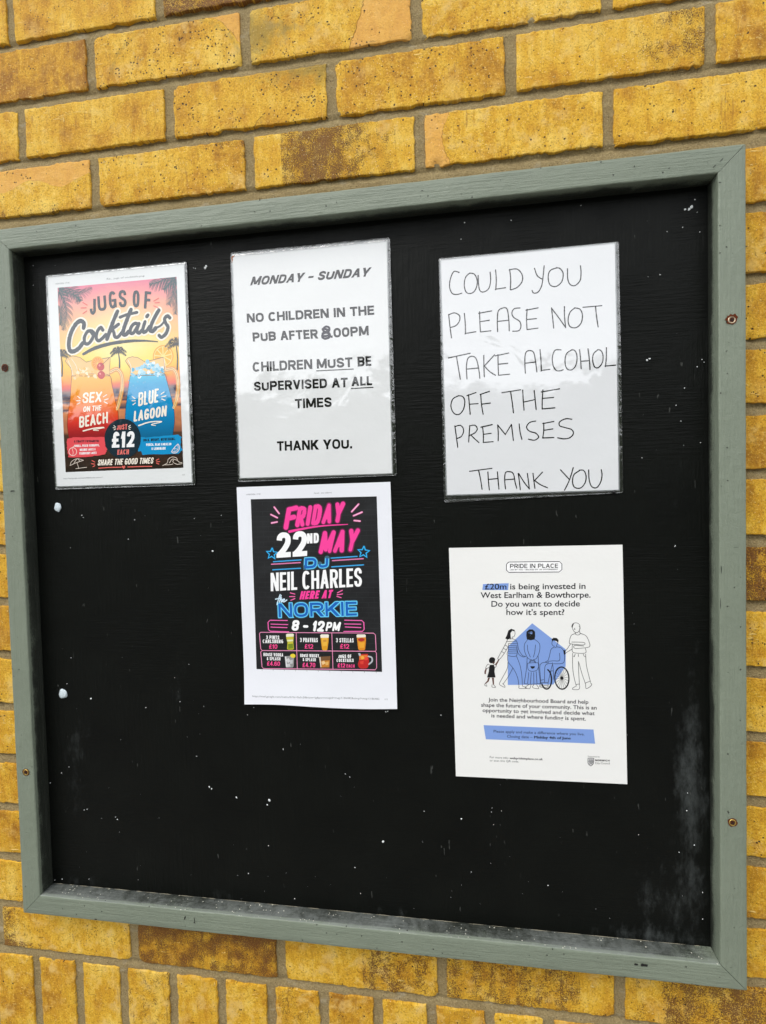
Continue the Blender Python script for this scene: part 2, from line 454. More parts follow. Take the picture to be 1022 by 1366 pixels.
sp(2, 1, tone=0.58, pits=0.1, pale=0.5, burnf=lambda u, w: 0.20 + 0.45 * u, burn=0.4)
sp(2, 2, tone=0.50, burn=0.05, pits=0.1, pale=0.3)
sp(3, -2, tone=0.55, pits=0.2, pale=0.5, pink=lambda u, w: bump01(0.5 + (w - 0.62 - 0.10 * math.sin(u * 14)) * 4) if u > 0.3 else 0, burn=0.3, burnf=lambda u, w: bump01(0.55 - w))
sp(3, -1, tone=0.52, pits=0.35, pale=0.5, burn=0.2, burnf=lambda u, w: bump01((u - 0.55) * 1.1 + (w - 0.4) * 0.3))
sp(3, 0, tone=0.62, pits=0.1, pale=0.5, burn=0.8, burnf=lambda u, w: (0.85 - abs(u - 0.42) * 0.9) if u > 0.17 else 0.12)
sp(3, 1, tone=0.60, pits=0.2, pale=0.6, burn=0.03, pink=lambda u, w: bump01(0.5 + (0.10 - u + 0.10 * abs(w - 0.5)) * 6))
sp(3, 2, tone=0.55, pits=0.35, pale=0.4, burn=0.03, olive=lambda u, w: bump01(u * 0.8 - 0.3))
sp(4, 2, tone=0.45, burn=0.0, pits=0.2, pale=0.4)
sp(5, 2, tone=0.44, burn=0.35, pits=0.7)
sp(6, 2, tone=0.50, burn=0.1, pits=1.3, pale=0.2)
sp(7, 2, tone=0.46, burn=0.1, pits=0.9)
sp(8, 2, tone=0.36, burn=0.15, pits=0.1)
sp(9, 2, tone=0.47, burn=0.2, pits=0.1)
sp(10, 2, tone=0.50, burn=0.75, pits=0.3)
sp(17, -2, tone=0.60, pits=0.3, pale=0.8, burn=0.4, burnf=lambda u, w: bump01(0.65 - u * 1.1) + 0.25 * (w < 0.2))
sp(17, -1, tone=0.45, pits=0.1, pale=0.2, burn=0.7, burnf=lambda u, w: 0.62 + 0.3 * abs(w - 0.3))
sp(17, 0, tone=0.52, pits=0.1, pale=0.6, burn=0.5, burnf=lambda u, w: 0.25 + (0.35 if u > 0.5 else 0))
sp(17, 1, tone=0.55, pits=0.1, pale=0.5, burn=0.7, burnf=lambda u, w: 0.62 if u < 0.82 else 0.2)
sp(17, 2, tone=0.55, pits=0.1, pale=0.4, burn=0.8, burnf=lambda u, w: 0.72 if u > 0.2 else 0.45)

# visible rows
row_z = []
z = BEDS[0]
for _ in range(7):                                   # more courses above, out of frame
    z += 0.0795
    row_z.append(z)
row_z = row_z[::-1]
beds_all = row_z + BEDS
n_above = len(row_z)
for i in range(len(beds_all) - 1):
    r = i - n_above
    zt, zb = beds_all[i] - B, beds_all[i + 1] + B
    if r == 4: zt = 0.4985
    ph = 0.0034 if r % 2 == 0 else -0.1115
    if r == 0: ph = -0.0061
    if r == 17: ph = -0.1031
    pitch = 0.2245 if r == 17 else 0.227
    for k in range(-10, 11):
        x0, x1 = ph + k * pitch + B, ph + (k + 1) * pitch - B
        if r == 17: kk = k
        elif r == 0: kk = k + 0
        else: kk = k if r % 2 == 0 else k
        if r == 15 and k == -3: x0 = -0.5406 + B
        if r == 15 and k == -4: x1 = -0.5406 - B
        if r % 2 == 1 and r != 17 and r > 12: pass
        # hidden behind the board
        if x0 > -0.46 and x1 < 0.46 and zb > -0.465 and zt < 0.465: continue
        kw = SPECIAL.get((r, kk), {})
        if abs((x0 + x1) / 2 - 0.56) < 0.13 and (r, 2) in SPECIAL and r >= 4: kw = SPECIAL[(r, 2)]
        bricks.append((x0 + rnd.uniform(-.001, .001), x1 + rnd.uniform(-.001, .001), zb + rnd.uniform(-.0008, .0008), zt + rnd.uniform(-.0008, .0008), style(**kw)))
# soldier course
sj = [-0.4916, -0.4205, -0.3474, -0.2681, -0.1937, -0.1194, -0.0431, 0.0328, 0.1063, 0.1835]
while sj[0] > -2.3: sj.insert(0, sj[0] - 0.0745)
while sj[-1] < 2.4: sj.append(sj[-1] + 0.0755)
for a, b_ in zip(sj, sj[1:]):
    bricks.append((a + B, b_ - B, -0.79, -0.575 - B, style(pale=0.7, pits=rnd.choice([0.0, 0.1, 0.2]), burn=rnd.choice([0.05, 0.15, 0.3, 0.4, 0.5]), tone=rnd.uniform(0.40, 0.66))))
zb = -0.79 - 2 * B
r = 0
while zb > -1.5:
    for k in range(-10, 11):
        ph = 0.0 if r % 2 else -0.113
        bricks.append((ph + k * 0.227 + B, ph + (k + 1) * 0.227 - B, zb - 0.066, zb, style()))
    zb -= 0.066 + 2 * B
    r += 1

def build_wall():
    verts, faces, bpos, sa, sb = [], [], [], [], []
    for bi, (x0, x1, z0, z1, s) in enumerate(bricks):
        seen = x1 > -0.62 and x0 < 0.60 and z1 > -0.74 and z0 < 0.90
        step = 0.0042 if seen else 0.016
        def params(L):
            n = max(3, int((L - 0.008) / step))
            return [0, 0.0002, 0.0007, 0.0016] + [0.004 + (L - 0.008) * i / n for i in range(n + 1)] + [L - 0.0016, L - 0.0007, L - 0.0002, L]
        X, Z = params(x1 - x0), params(z1 - z0)
        sd = bi * 7.31
        tilt_x, tilt_z, off = rnd.uniform(-.004, .004), rnd.uniform(-.008, .008), rnd.uniform(-.0008, .0006)
        # a couple of knocked corners / spalls per brick
        chips = [(rnd.choice([0, 1, rnd.random()]), rnd.choice([0, 0, 1]), rnd.uniform(.002, .009)) for _ in range(rnd.choice([2, 3, 4, 5]))]
        base = len(verts)
        L, H = x1 - x0, z1 - z0
        ox, oz = rnd.uniform(0, 40), rnd.uniform(0, 40)
        for zz in Z:
            for xx in X:
                ex, ez = min(xx, L - xx), min(zz, H - zz)
                e = min(ex, ez)
                rr = 0.0014 + 0.0008 * noise.noise(Vector((xx * 60 + sd, zz * 60, 3)))
                y = 0.0
                if e < rr: y += rr * (1 - math.sqrt(max(0, 1 - (1 - e / rr) ** 2)))
                if e == 0: y = 0.011
                if 0 < ex < rr and 0 < ez < rr:
                    q = math.hypot(rr - ex, rr - ez)
                    y = rr * (1 - math.sqrt(max(0, 1 - min(1, q / rr) ** 2)))
                for cu, cw, cs in chips:
                    dd = math.hypot(xx - cu * L, (zz - cw * H)) + 0.0025 * noise.noise(Vector((xx * 200, zz * 200, sd)))
                    if dd < cs: y = max(y, (cs - dd) * 0.55)
                # outline wobble, fading inwards
                wob = math.exp(-e / 0.006)
                dx = wob * (0.0016 * noise.noise(Vector((zz * 70, sd, 1))) + 0.0014 * noise.noise(Vector((zz * 260, sd, 2)))) if ex <= ez else 0
                dz = wob * (0.0016 * noise.noise(Vector((xx * 60, sd, 5))) + 0.0016 * noise.noise(Vector((xx * 260, sd, 6)))) if ez < ex else 0
                y += 0.0006 * noise.noise(Vector((xx * 25 + sd, zz * 25, 9))) + 0.00022 * noise.noise(Vector((xx * 110 + sd, zz * 110, 4)))
                y += off + tilt_x * (xx - L / 2) + tilt_z * (zz - H / 2)
                verts.append((x0 + xx + dx, WALL_Y + y, z0 + zz + dz))
                bpos.append((xx + ox, bi * 0.37, zz + oz))
                u, w = xx / L, zz / H
                if H > L: u, w = zz / H, xx / L
                burn = s['burnf'](u, w) if s['burnf'] else s['burn']
                sa.append((s['tone'], max(0, min(1, burn)), s['pink'](u, w) if s['pink'] else 0, 1))
                sb.append((s['olive'](u, w) if s['olive'] else 0, s['pits'], s['pale'], 1))
        nx = len(X)
        for j in range(len(Z) - 1):
            for i in range(nx - 1):
                a = base + j * nx + i
                faces.append((a, a + 1, a + nx + 1, a + nx))
    me = bpy.data.meshes.new('bricks')
    me.from_pydata(verts, [], faces)
    at = me.attributes.new('bpos', 'FLOAT_VECTOR', 'POINT'); at.data.foreach_set('vector', [c for v in bpos for c in v])
    at = me.attributes.new('style_a', 'FLOAT_COLOR', 'POINT'); at.data.foreach_set('color', [c for v in sa for c in v])
    at = me.attributes.new('style_b', 'FLOAT_COLOR', 'POINT'); at.data.foreach_set('color', [c for v in sb for c in v])
    root = empty('brick_wall', (0, 0.05, -1.55), label='weathered yellow brick wall with grey mortar joints behind the notice board', cat='wall')
    o = link_mesh('bricks', me, M_BRICK, root, True)
    o.location = (0, -0.05, 1.55)
    # mortar bed, raked a few millimetres behind the brick faces
    mv, mf = [], []
    xs = [-2.3 + i * 0.03 for i in range(int(1.68 / 0.03))] + [-0.62 + i * 0.006 for i in range(int(1.22 / 0.006))] + [0.60 + i * 0.03 for i in range(int(1.86 / 0.03))]
    zs = [-1.55 + i * 0.03 for i in range(int(0.81 / 0.03))] + [-0.74 + i * 0.0032 for i in range(int(1.64 / 0.0032))] + [0.90 + i * 0.03 for i in range(17)]
    for zz in zs:
        for xx in xs:
            bd = min(beds_all, key=lambda q: abs(q - zz))         # weather-struck: set back under the brick above, flush below
            tt = (zz - bd + B) / (2 * B)
            y0 = 0.0014 + 0.0050 * tt if 0 <= tt <= 1 else 0.0026
            y = WALL_Y + y0 + 0.0013 * fbm(xx * 40, zz * 40, 1.0, 3) + 0.0008 * noise.noise(Vector((xx * 160, zz * 160, 2)))
            mv.append((xx, y, zz))
    nx = len(xs)
    for j in range(len(zs) - 1):
        for i in range(nx - 1):
            a = j * nx + i
            mf.append((a, a + 1, a + nx + 1, a + nx))
    # the back of the wall, so that it has a real thickness
    n0 = len(mv)
    for (x, z) in ((xs[0], zs[0]), (xs[-1], zs[0]), (xs[-1], zs[-1]), (xs[0], zs[-1])): mv.append((x, WALL_Y + 0.2, z))
    mf.append((n0, n0 + 3, n0 + 2, n0 + 1))
    c = (0, nx - 1, (len(zs) - 1) * nx + nx - 1, (len(zs) - 1) * nx)
    for i in range(4): mf.append((c[i], n0 + i, n0 + (i + 1) % 4, c[(i + 1) % 4]))
    me = bpy.data.meshes.new('mortar')
    me.from_pydata(mv, [], mf)
    o = link_mesh('mortar', me, M_MORTAR, root, True)
    o.location = (0, -0.05, 1.55)
build_wall()

# ------------------------------------------------------------------ notice board
FW, FH, FM, FD, FB = 0.9594, 0.9721, 0.02875, 0.02414, 0.0285     # outer size, rail face, depth to panel, depth to wall
board = empty('notice_board', (0, 0, -FH / 2), label='black outdoor notice board in a sage green painted timber frame', cat='notice board')
BOFF = Vector((0, 0, FH / 2))
def on_board(o): o.parent = board; o.location = BOFF; return o

def rail(side):
    horiz = side in ('top', 'bottom')
    L = FW if horiz else FH
    W2, H2 = FW / 2, FH / 2
    # profile: (inset from the outer edge, y), from the wall round the face to the panel
    prof = [(0, FB), (0, 0.004), (0, 0.0018)]
    for a in (30, 60, 90): prof.append((0.0018 - 0.0018 * math.sin(math.radians(a)) * 0 - 0.0018 * math.cos(math.radians(a)), 0.0018 - 0.0018 * math.sin(math.radians(a))))
    prof += [(0.006, 0), (0.012, -0.0002), (0.018, -0.0001), (0.0235, 0)]
    rr = 0.0016
    x_in = FM
    for a in (0, 30, 60, 90): prof.append((x_in - rr + rr * math.sin(math.radians(a)), rr - rr * math.cos(math.radians(a))))
    prof += [(x_in + 0.0001, 0.006), (x_in + 0.0002, 0.010), (x_in + 0.0003, 0.014), (x_in + 0.0004, 0.018), (x_in + 0.0006, 0.022), (x_in + 0.0006, FB)]
    n = 150
    verts, faces, lipc = [], [], []
    gap = 0.00035
    seed = {'top': 1, 'bottom': 2, 'left': 3, 'right': 4}[side] * 13.7
    for i in range(n + 1):
        for (ins, y) in prof:
            t = i / n
            al = ins + gap + t * (L - 2 * ins - 2 * gap)
            wob = 0.00035 * fbm(al * 14, ins * 30, seed, 3) + 0.00012 * noise.noise(Vector((al * 120, ins * 80, seed)))
            yy = y + (wob if y < 0.02 else 0)
            ii = ins + 0.00025 * noise.noise(Vector((al * 30, y * 60, seed + 5))) + (0.00018 * noise.noise(Vector((al * 210, y * 60, seed + 8))))
            if side == 'top': v = (-W2 + al, yy, H2 - ii)
            elif side == 'bottom': v = (-W2 + al, yy, -H2 + ii)
            elif side == 'left': v = (-W2 + ii, yy, H2 - al)
            else: v = (W2 - ii, yy, H2 - al)
            verts.append(v)
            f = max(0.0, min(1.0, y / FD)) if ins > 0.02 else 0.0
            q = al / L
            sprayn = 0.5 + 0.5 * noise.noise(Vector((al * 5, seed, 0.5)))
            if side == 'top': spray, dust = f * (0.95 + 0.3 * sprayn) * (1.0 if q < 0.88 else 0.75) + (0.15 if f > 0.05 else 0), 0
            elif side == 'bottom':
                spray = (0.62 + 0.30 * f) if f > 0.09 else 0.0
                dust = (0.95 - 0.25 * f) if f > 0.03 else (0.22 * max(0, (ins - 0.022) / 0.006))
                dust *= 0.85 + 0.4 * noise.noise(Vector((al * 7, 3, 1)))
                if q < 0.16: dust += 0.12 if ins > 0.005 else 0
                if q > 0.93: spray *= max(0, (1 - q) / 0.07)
            elif side == 'left': spray, dust = f * 0.42 + (0.50 if f > 0.08 else 0) + 0.45 * f * (max(0, 1 - abs(q - 0.30) * 3.4)) + 0.3 * f * max(0, 1 - abs(q - 0.78) * 6), 0  # left inner face dark throughout, deepening towards the panel
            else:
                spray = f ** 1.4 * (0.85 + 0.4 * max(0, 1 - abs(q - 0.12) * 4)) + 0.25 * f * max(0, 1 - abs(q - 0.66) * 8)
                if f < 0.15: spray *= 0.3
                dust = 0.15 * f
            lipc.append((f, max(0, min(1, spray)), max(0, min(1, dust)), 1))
    m = len(prof)
    for i in range(n):
        for j in range(m - 1):
            a = i * m + j
            q = (a, a + 1, a + m + 1, a + m)
            faces.append(q if side in ('bottom', 'left') else q[::-1])
        a = i * m
        q = (a + m - 1, a, a + m, a + m + m - 1)
        faces.append(q if side in ('bottom', 'left') else q[::-1])
    b0 = len(verts)
    for k in range(m): verts.append(verts[k]); lipc.append(lipc[k])
    for k in range(m): verts.append(verts[n * m + k]); lipc.append(lipc[n * m + k])
    e0 = tuple(b0 + k for k in range(m)); e1 = tuple(b0 + m + k for k in range(m))
    faces.append(e0[::-1] if side in ('bottom', 'left') else e0); faces.append(e1 if side in ('bottom', 'left') else e1[::-1])
    me = bpy.data.meshes.new('frame_rail')
    me.from_pydata(verts, [], faces)
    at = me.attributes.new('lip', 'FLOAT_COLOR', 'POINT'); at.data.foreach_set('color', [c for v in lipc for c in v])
    nb = len(me.polygons)
    # knocks down to black, thin irregular chips lying on the painted face
    bm = bmesh.new(); bm.from_mesh(me)
    for pts in CHIPS[side]:
        vs = [bm.verts.new((x, -0.0007, z)) for x, z in pts]
        f = bm.faces.new(vs); f.material_index = 1
        f.normal_update()
        if f.normal.y > 0: f.normal_flip()
    if side == 'bottom':
        x = -W2 + FM + 0.004
        rw = random.Random(8)
        while x < W2 - FM - 0.01:
            ln = rw.uniform(0.006, 0.05)
            zl = -H2 + FM + 0.0009
            q = [(x, -.0001), (x + ln * .3, -.00025), (x + ln * .7, -.0002), (x + ln, 0), (x + ln * .7, rw.uniform(.0002, .0006)), (x + ln * .35, rw.uniform(.0002, .0006))]
            f = bm.faces.new([bm.verts.new((a, FD - 0.0009, zl + b)) for a, b in q]); f.material_index = 2
            f.normal_update()
            if f.normal.y > 0: f.normal_flip()
            x += ln + rw.choice([0.0005, 0.002, 0.008])
    bm.to_mesh(me); bm.free()
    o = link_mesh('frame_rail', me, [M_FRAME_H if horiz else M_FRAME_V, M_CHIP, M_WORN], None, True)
    for p in me.polygons:
        if p.material_index or len(p.vertices) > 8: p.use_smooth = False
    tag(o, {'top': 'upper frame rail, clean face with a blackened underside', 'bottom': 'lower frame rail with white dust on its ledge', 'left': 'side frame rail with a dark inner face', 'right': 'side frame rail with rusty screw holes'}[side])
    return on_board(o)

def irregular(cx, cz, w, h, n=9, seed=0, ang=0.0):
    r = random.Random(seed)
    out = []
    for i in range(n):
        a = 2 * math.pi * i / n
        k = r.uniform(0.6, 1.1)
        x, z = w / 2 * k * math.cos(a), h / 2 * k * math.sin(a)
        out.append((cx + x * math.cos(ang) - z * math.sin(ang), cz + x * math.sin(ang) + z * math.cos(ang)))
    return out
def ch(pt, w, h, seed, ang=0.0): return irregular(pt[0], pt[1], w / 1000, h / 1000, 9, seed, ang)
CHIPS = dict(
    top=[ch((0.1176,0.4672), 1, 1.2, 3), ch((0.3624,0.4744), 1.2, 2.2, 4), ch((0.4470,0.4645), 5, .8, 5, .75), ch((0.4540,0.4703), 7, .7, 6, .78), ch((-0.3691,0.4730), .8, .8, 7)],
    bottom=[ch((0.3656,-0.4669), 11, 4.2, 8, -.05), ch((0.3567,-0.4670), 6, 3.0, 9), ch((-0.2272,-0.4675), 1.6, 8, 10, -.3), ch((-0.3632,-0.4833), 5, 1.6, 11), ch((0.1240,-0.4787), 2.4, 1.2, 12), ch((0.1504,-0.4767), 2.2, 1, 13),
            ch((0.1710,-0.4774), 1, .8, 14), ch((0.2316,-0.4697), 1.2, .8, 15), ch((0.0621,-0.4875), 4, 1.4, 16), ch((0.1047,-0.4847), 6, 1.0, 17, -.1), ch((0.1409,-0.4847), 5, .9, 18, -.1), ch((0.3441,-0.4843), 4, 1.2, 19), ch((0.4496,-0.4719), 1.2, .9, 20),
            ch((0.2259,-0.4886), 9, 1.0, 21, -.1), ch((0.4249,-0.4849), 8, 1.1, 22, -.1), ch((-0.4147,-0.4730), .7, 4, 23, .5), ch((-0.3467,-0.4545), 2.6, .9, 24, .7), ch((-0.2130,-0.4703), .9, 11, 25, .06)],
    left=[ch((-0.4631,0.1243), 8, 2, 26, .05), ch((-0.4770,-0.1283), 2.4, .8, 27, -.8), ch((-0.4752,-0.1390), 3.5, .8, 28, -1), ch((-0.4711,-0.2408), 1.4, 1.0, 29), ch((-0.4793,-0.3684), 1.6, 1.6, 30), ch((-0.4742,0.1193), 1, 1, 31), ch((-0.4661,-0.0828), 3, .4, 32, .5)],
    right=[ch((0.4653,0.3669), .8, .8, 33), ch((0.4526,0.0105), .9, 10, 34), ch((0.4517,-0.0285), .6, 14, 35), ch((0.4685,0.0362), 6, .35, 36, .06), ch((0.4660,-0.3634), .9, 1.2, 37), ch((0.4651,-0.4103), 1, 2, 38), ch((0.4618,-0.4587), 5, .4, 39, .3), ch((0.4612,0.2681), .8, 1, 40)])
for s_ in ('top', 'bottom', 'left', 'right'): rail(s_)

def build_panel():
    W2, H2 = FW / 2 - FM + 0.0004, FH / 2 - FM + 0.0004
    nx, nz = 110, 110
    verts, faces, gr = [], [], []
    for j in range(nz + 1):
        for i in range(nx + 1):
            x, z = -W2 + 2 * W2 * i / nx, -H2 + 2 * H2 * j / nz
            y = FD + 0.0004 * noise.noise(Vector((x * 5, z * 5, 1)))
            verts.append((x, y, z))
            g = 0.0
            # dusty wiped strip up the right-hand side, low down, and a paler corner bottom left
            g += 0.70 * math.exp(-((x - 0.429) / 0.020) ** 2) * (math.exp(-((z + 0.26) / 0.13) ** 2) + 0.35 * math.exp(-((z - 0.1) / 0.25) ** 2))
            g += 0.40 * math.exp(-((x - 0.385) / 0.06) ** 2 - ((z + 0.41) / 0.06) ** 2)
            g += 0.34 * math.exp(-((x + 0.405) / 0.035) ** 2) * math.exp(-((z + 0.26) / 0.16) ** 2)
            g += 0.20 * math.exp(-((x + 0.25) / 0.10) ** 2 - ((z + 0.33) / 0.11) ** 2)
            g += 0.24 * math.exp(-((x + 0.235) / 0.05) ** 2 - ((z + 0.15) / 0.07) ** 2)
            g += 0.40 * math.exp(-((z + 0.452) / 0.012) ** 2) * (0.6 + 0.6 * noise.noise(Vector((x * 9, 0, 0))))
            gr.append((max(0, min(1, g)), 0, 0, 1))
    for j in range(nz):
        for i in range(nx):
            a = j * (nx + 1) + i
            faces.append((a, a + 1, a + nx + 2, a + nx + 1))
    b0 = len(verts)
    yb = FB - 0.0004
    for (x, z) in ((-W2, -H2), (W2, -H2), (W2, H2), (-W2, H2)): verts.append((x, yb, z)); gr.append((0, 0, 0, 1))
    faces.append((b0 + 3, b0 + 2, b0 + 1, b0))
    me = bpy.data.meshes.new('backing_panel')
    me.from_pydata(verts, [], faces)
    at = me.attributes.new('grime', 'FLOAT_COLOR', 'POINT'); at.data.foreach_set('color', [c for v in gr for c in v])
    bm = bmesh.new(); bm.from_mesh(me)
    k = 0
    for (pt, w, h) in FLECKS:
        k += 1
        pts = irregular(pt[0], pt[1], w / 1000, h / 1000, 8, 500 + k, (k * 1.7) % 3)
        mid = bm.verts.new((pt[0], FD - 0.0014 - 0.0002 * min(w, h), pt[1]))
        ring = [bm.verts.new((x, FD - 0.0006, z)) for x, z in pts]
        for i in range(len(ring)):
            f = bm.faces.new((mid, ring[i], ring[(i + 1) % len(ring)])); f.material_index = 1
            f.normal_update()
            if f.normal.y > 0: f.normal_flip()
    bm.to_mesh(me); bm.free()
    o = link_mesh('backing_panel', me, [M_PANEL, M_FLECK], None, True)
    return on_board(o)
FL = [(-0.3761,0.0874),(-0.3739,0.0844),(-0.2943,0.0796),(-0.3051,0.0526),(-0.3963,0.0413),(-0.2048,0.0797),(-0.1652,0.0835),(-0.1796,0.0344),(-0.3748,-0.1773),(-0.2888,-0.1872),(-0.2010,-0.1822),(-0.2208,-0.1234),(-0.2430,-0.1429),(-0.2363,-0.1768),(-0.4147,-0.2797),(-0.2144,-0.2535),(-0.1970,-0.2965),(-0.1940,-0.2988),(-0.1576,-0.3088),(-0.3433,-0.3494),(-0.3407,-0.3527),(-0.3884,-0.3407),(-0.3933,-0.3423),(-0.3118,-0.4393),(-0.3906,-0.4454),(-0.4344,-0.4492),(-0.4468,-0.4521),(-0.4033,-0.1183),(-0.4273,-0.2892),(-0.4119,-0.1568),(-0.4466,-0.3054),(-0.4532,-0.3383),
      (-0.1371,-0.1917),(-0.1097,-0.3098),(-0.1128,-0.3161),(-0.1131,-0.3738),(0.0081,-0.3944),(0.0147,-0.4296),(0.0475,-0.3559),(0.1030,-0.3108),(0.1513,-0.3175),(0.1276,-0.1816),(-0.1437,-0.4157),(-0.0779,-0.4456),(-0.0875,-0.2373),(-0.0017,-0.2667),(0.0043,-0.2705),(0.0578,-0.1794),(0.0554,-0.1801),(-0.1278,-0.1810),
      (0.1512,-0.3174),(0.1906,-0.3004),(0.1898,-0.3057),(0.2025,-0.3035),(0.1922,-0.3222),(0.1627,-0.3872),(0.3682,-0.3223),(0.4238,-0.2882),(0.4323,-0.3304),(0.4148,-0.3407),(0.4413,-0.3891),(0.4411,-0.4223),(0.2589,-0.3965),(0.4248,-0.2661),
      (0.1702,0.4424),(0.2267,0.4394),(0.1654,0.4226),(0.4258,0.4319),(0.4325,0.4341),(0.4300,0.4318),(0.4388,0.4272),(0.4364,0.4419),(0.4228,0.4113),(0.4058,0.4081),(0.4415,0.4042),(0.3089,0.4487),
      (0.3824,0.2591),(0.3853,0.2607),(0.4381,0.2479),(0.4434,0.2561),(0.4456,0.2528),(0.4241,0.2238),(0.4197,0.1849),(0.4226,0.1560),(0.4413,0.1586),(0.3758,0.1429),(0.4124,0.0357),(0.3978,0.3587),(0.4145,0.2040),(0.3843,0.3575),
      (-0.4351,0.4434),(-0.4365,0.4161),(-0.1926,0.4188),(-0.1896,0.4180),(-0.1756,0.4173),(-0.1742,0.4190)]
rf = random.Random(5)
BIG = {1: 1, 7: 2.6, 8: 2.2, 16: 2.6, 17: 1.6, 18: 2.2, 33: 3.6, 34: 2.2, 38: 2.8, 40: 2.0, 50: 1.8, 67: 2.2, 68: 3.4, 69: 3.0, 76: 2.0, 77: 1.8, 94: 3, 95: 3, 96: 3.8, 97: 3}
FLECKS = [(q, 1.35 * BIG.get(i, rf.uniform(0.8, 1.6)) * rf.uniform(.8, 1.2), 1.35 * BIG.get(i, rf.uniform(0.7, 1.3)) * rf.uniform(.6, 1.1)) for i, q in enumerate(FL)]
for _ in range(80):
    FLECKS.append(((rf.uniform(-.44, .44), rf.uniform(-.45, .45) if rf.random() < .7 else rf.uniform(-.455, -.40)), rf.uniform(.25, .6), rf.uniform(.25, .6)))
build_panel()

def screw(pt, mat, rust, seed, r=0.0035):
    bm = bmesh.new()
    # dished head with a cross recess, sunk in a ragged hole
    N = 24
    rings = [(0.0, 0.0006), (r * .55, 0.0002), (r * .85, -0.0002), (r, 0.0003), (r * 1.02, 0.0012)]
    prev = None
    c = bm.verts.new((0, rings[0][1], 0))
    for rad, y in rings[1:]:
        ring = []
        for i in range(N):
            a = 2 * math.pi * i / N
            ring.append(bm.verts.new((rad * math.cos(a), y, rad * math.sin(a))))
        for i in range(N):
            if prev is None: bm.faces.new((c, ring[(i + 1) % N], ring[i]))
            else: bm.faces.new((prev[i], prev[(i + 1) % N], ring[(i + 1) % N], ring[i]))
        prev = ring
    for a0 in (0.5, 0.5 + math.pi / 2):                 # cross slots
        for s in (1, -1):
            pass
        dx, dz = math.cos(a0), math.sin(a0)
        q = [(-.62, -.11), (.62, -.11), (.62, .11), (-.62, .11)]
        vs = [bm.verts.new((r * (u * dx - w * dz), -0.00035 - (0.00002 if a0 > 1 else 0), r * (u * dz + w * dx))) for u, w in q]
        f = bm.faces.new(vs); f.material_index = 1
    rg = random.Random(seed)
    k = 18
    ring = [bm.verts.new(((r * rg.uniform(1.1, 1.1 + rust)) * math.cos(2 * math.pi * i / k) , 0.0001, (r * rg.uniform(1.1, 1.1 + rust)) * math.sin(2 * math.pi * i / k) + r * .25 * rust)) for i in range(k)]
    f = bm.faces.new(ring); f.material_index = 2
    bmesh.ops.recalc_face_normals(bm, faces=bm.faces)
    for f in bm.faces:
        f.normal_update()
        if f.normal.y > 0: f.normal_flip()
    o = from_bm('screw', bm, [mat, M_CHIP, M_RUST], board, False)
    o.location = (pt[0], -0.0009, pt[1] + FH / 2)
    return o
S_PTS = [(0.4644,0.2930),(0.4638,-0.2849),(-0.4655,0.2956),(-0.4634,-0.2774)]
tag(screw(S_PTS[0], M_STEEL, 0.75, 1, .0042), 'bright screw in a rusty ragged hole')
tag(screw(S_PTS[1], M_BRASS, 0.25, 2, .0042), 'brassy screw with a little paint left on it')
tag(screw(S_PTS[2], M_CHIP, 0.35, 3, .0042), 'dark screw hole in the side rail')
tag(screw(S_PTS[3], M_BRASS, 0.15, 4, .0045), 'brassy screw low on the side rail')

def dab(pt, w, h, label, seed):
    bm = bmesh.new()
    bmesh.ops.create_icosphere(bm, subdivisions=3, radius=1)
    for v in bm.verts:
        k = 1 + 0.22 * noise.noise(v.co * 1.6 + Vector((seed, 0, 0)))
        v.co = Vector((v.co.x * w / 2 * k, v.co.y * 0.0022 * k, v.co.z * h / 2 * k))
    o = from_bm('adhesive_dab', bm, M_TACK, None, True)
    o.location = (pt[0], FD - 0.0012, pt[1])
    return tag(o, label, 'adhesive', 'white dabs of adhesive left on the black board')
D_PTS = [(-0.4132,0.0999),(-0.4185,-0.1713)]
dab(D_PTS[0], .0105, .0135, 'white adhesive dab just below the laminated cocktail poster', 2)
dab(D_PTS[1], .0130, .0145, 'round white adhesive dab alone on bare black board, lower of the two', 9)

# ------------------------------------------------------------------ notices: paper sheets with printed ink
# A sheet is drawn in millimetres, (0,0) bottom left, (210,297) top right, and bent by its own warp(u,v) in mm.
GRID = 7.0
def ink(c): return lin(c, 0.86)
_tc = bpy.data.curves.new('lettering', 'FONT')
_to = bpy.data.objects.new('lettering', _tc)
C.objects.link(_to)
def text_mesh(body, offset, res, space):
    _tc.body = body; _tc.size = 1.0; _tc.offset = offset; _tc.resolution_u = res; _tc.space_character = space
    bpy.context.view_layer.update()
    dg = bpy.context.evaluated_depsgraph_get()
    me = bpy.data.meshes.new_from_object(_to.evaluated_get(dg))
    vs = [(v.co.x, v.co.y) for v in me.vertices]
    fs = [tuple(p.vertices) for p in me.polygons]
    bpy.data.meshes.remove(me)
    return vs, fs
_v, _ = text_mesh('H', 0.0, 2, 1.0)
CAP = max(v[1] for v in _v)

def smooth_path(pts, per=6):
    if len(pts) < 3: return list(pts)
    out = []
    P = [pts[0]] + list(pts) + [pts[-1]]
    for i in range(1, len(P) - 2):
        p0, p1, p2, p3 = P[i - 1], P[i], P[i + 1], P[i + 2]
        for j in range(per):
            t = j / per
            out.append(tuple(0.5 * (2 * b + (c - a) * t + (2 * a - 5 * b + 4 * c - d_) * t * t + (3 * b - a - 3 * c + d_) * t ** 3) for a, b, c, d_ in zip(p0, p1, p2, p3)))
    out.append(pts[-1])
    return out

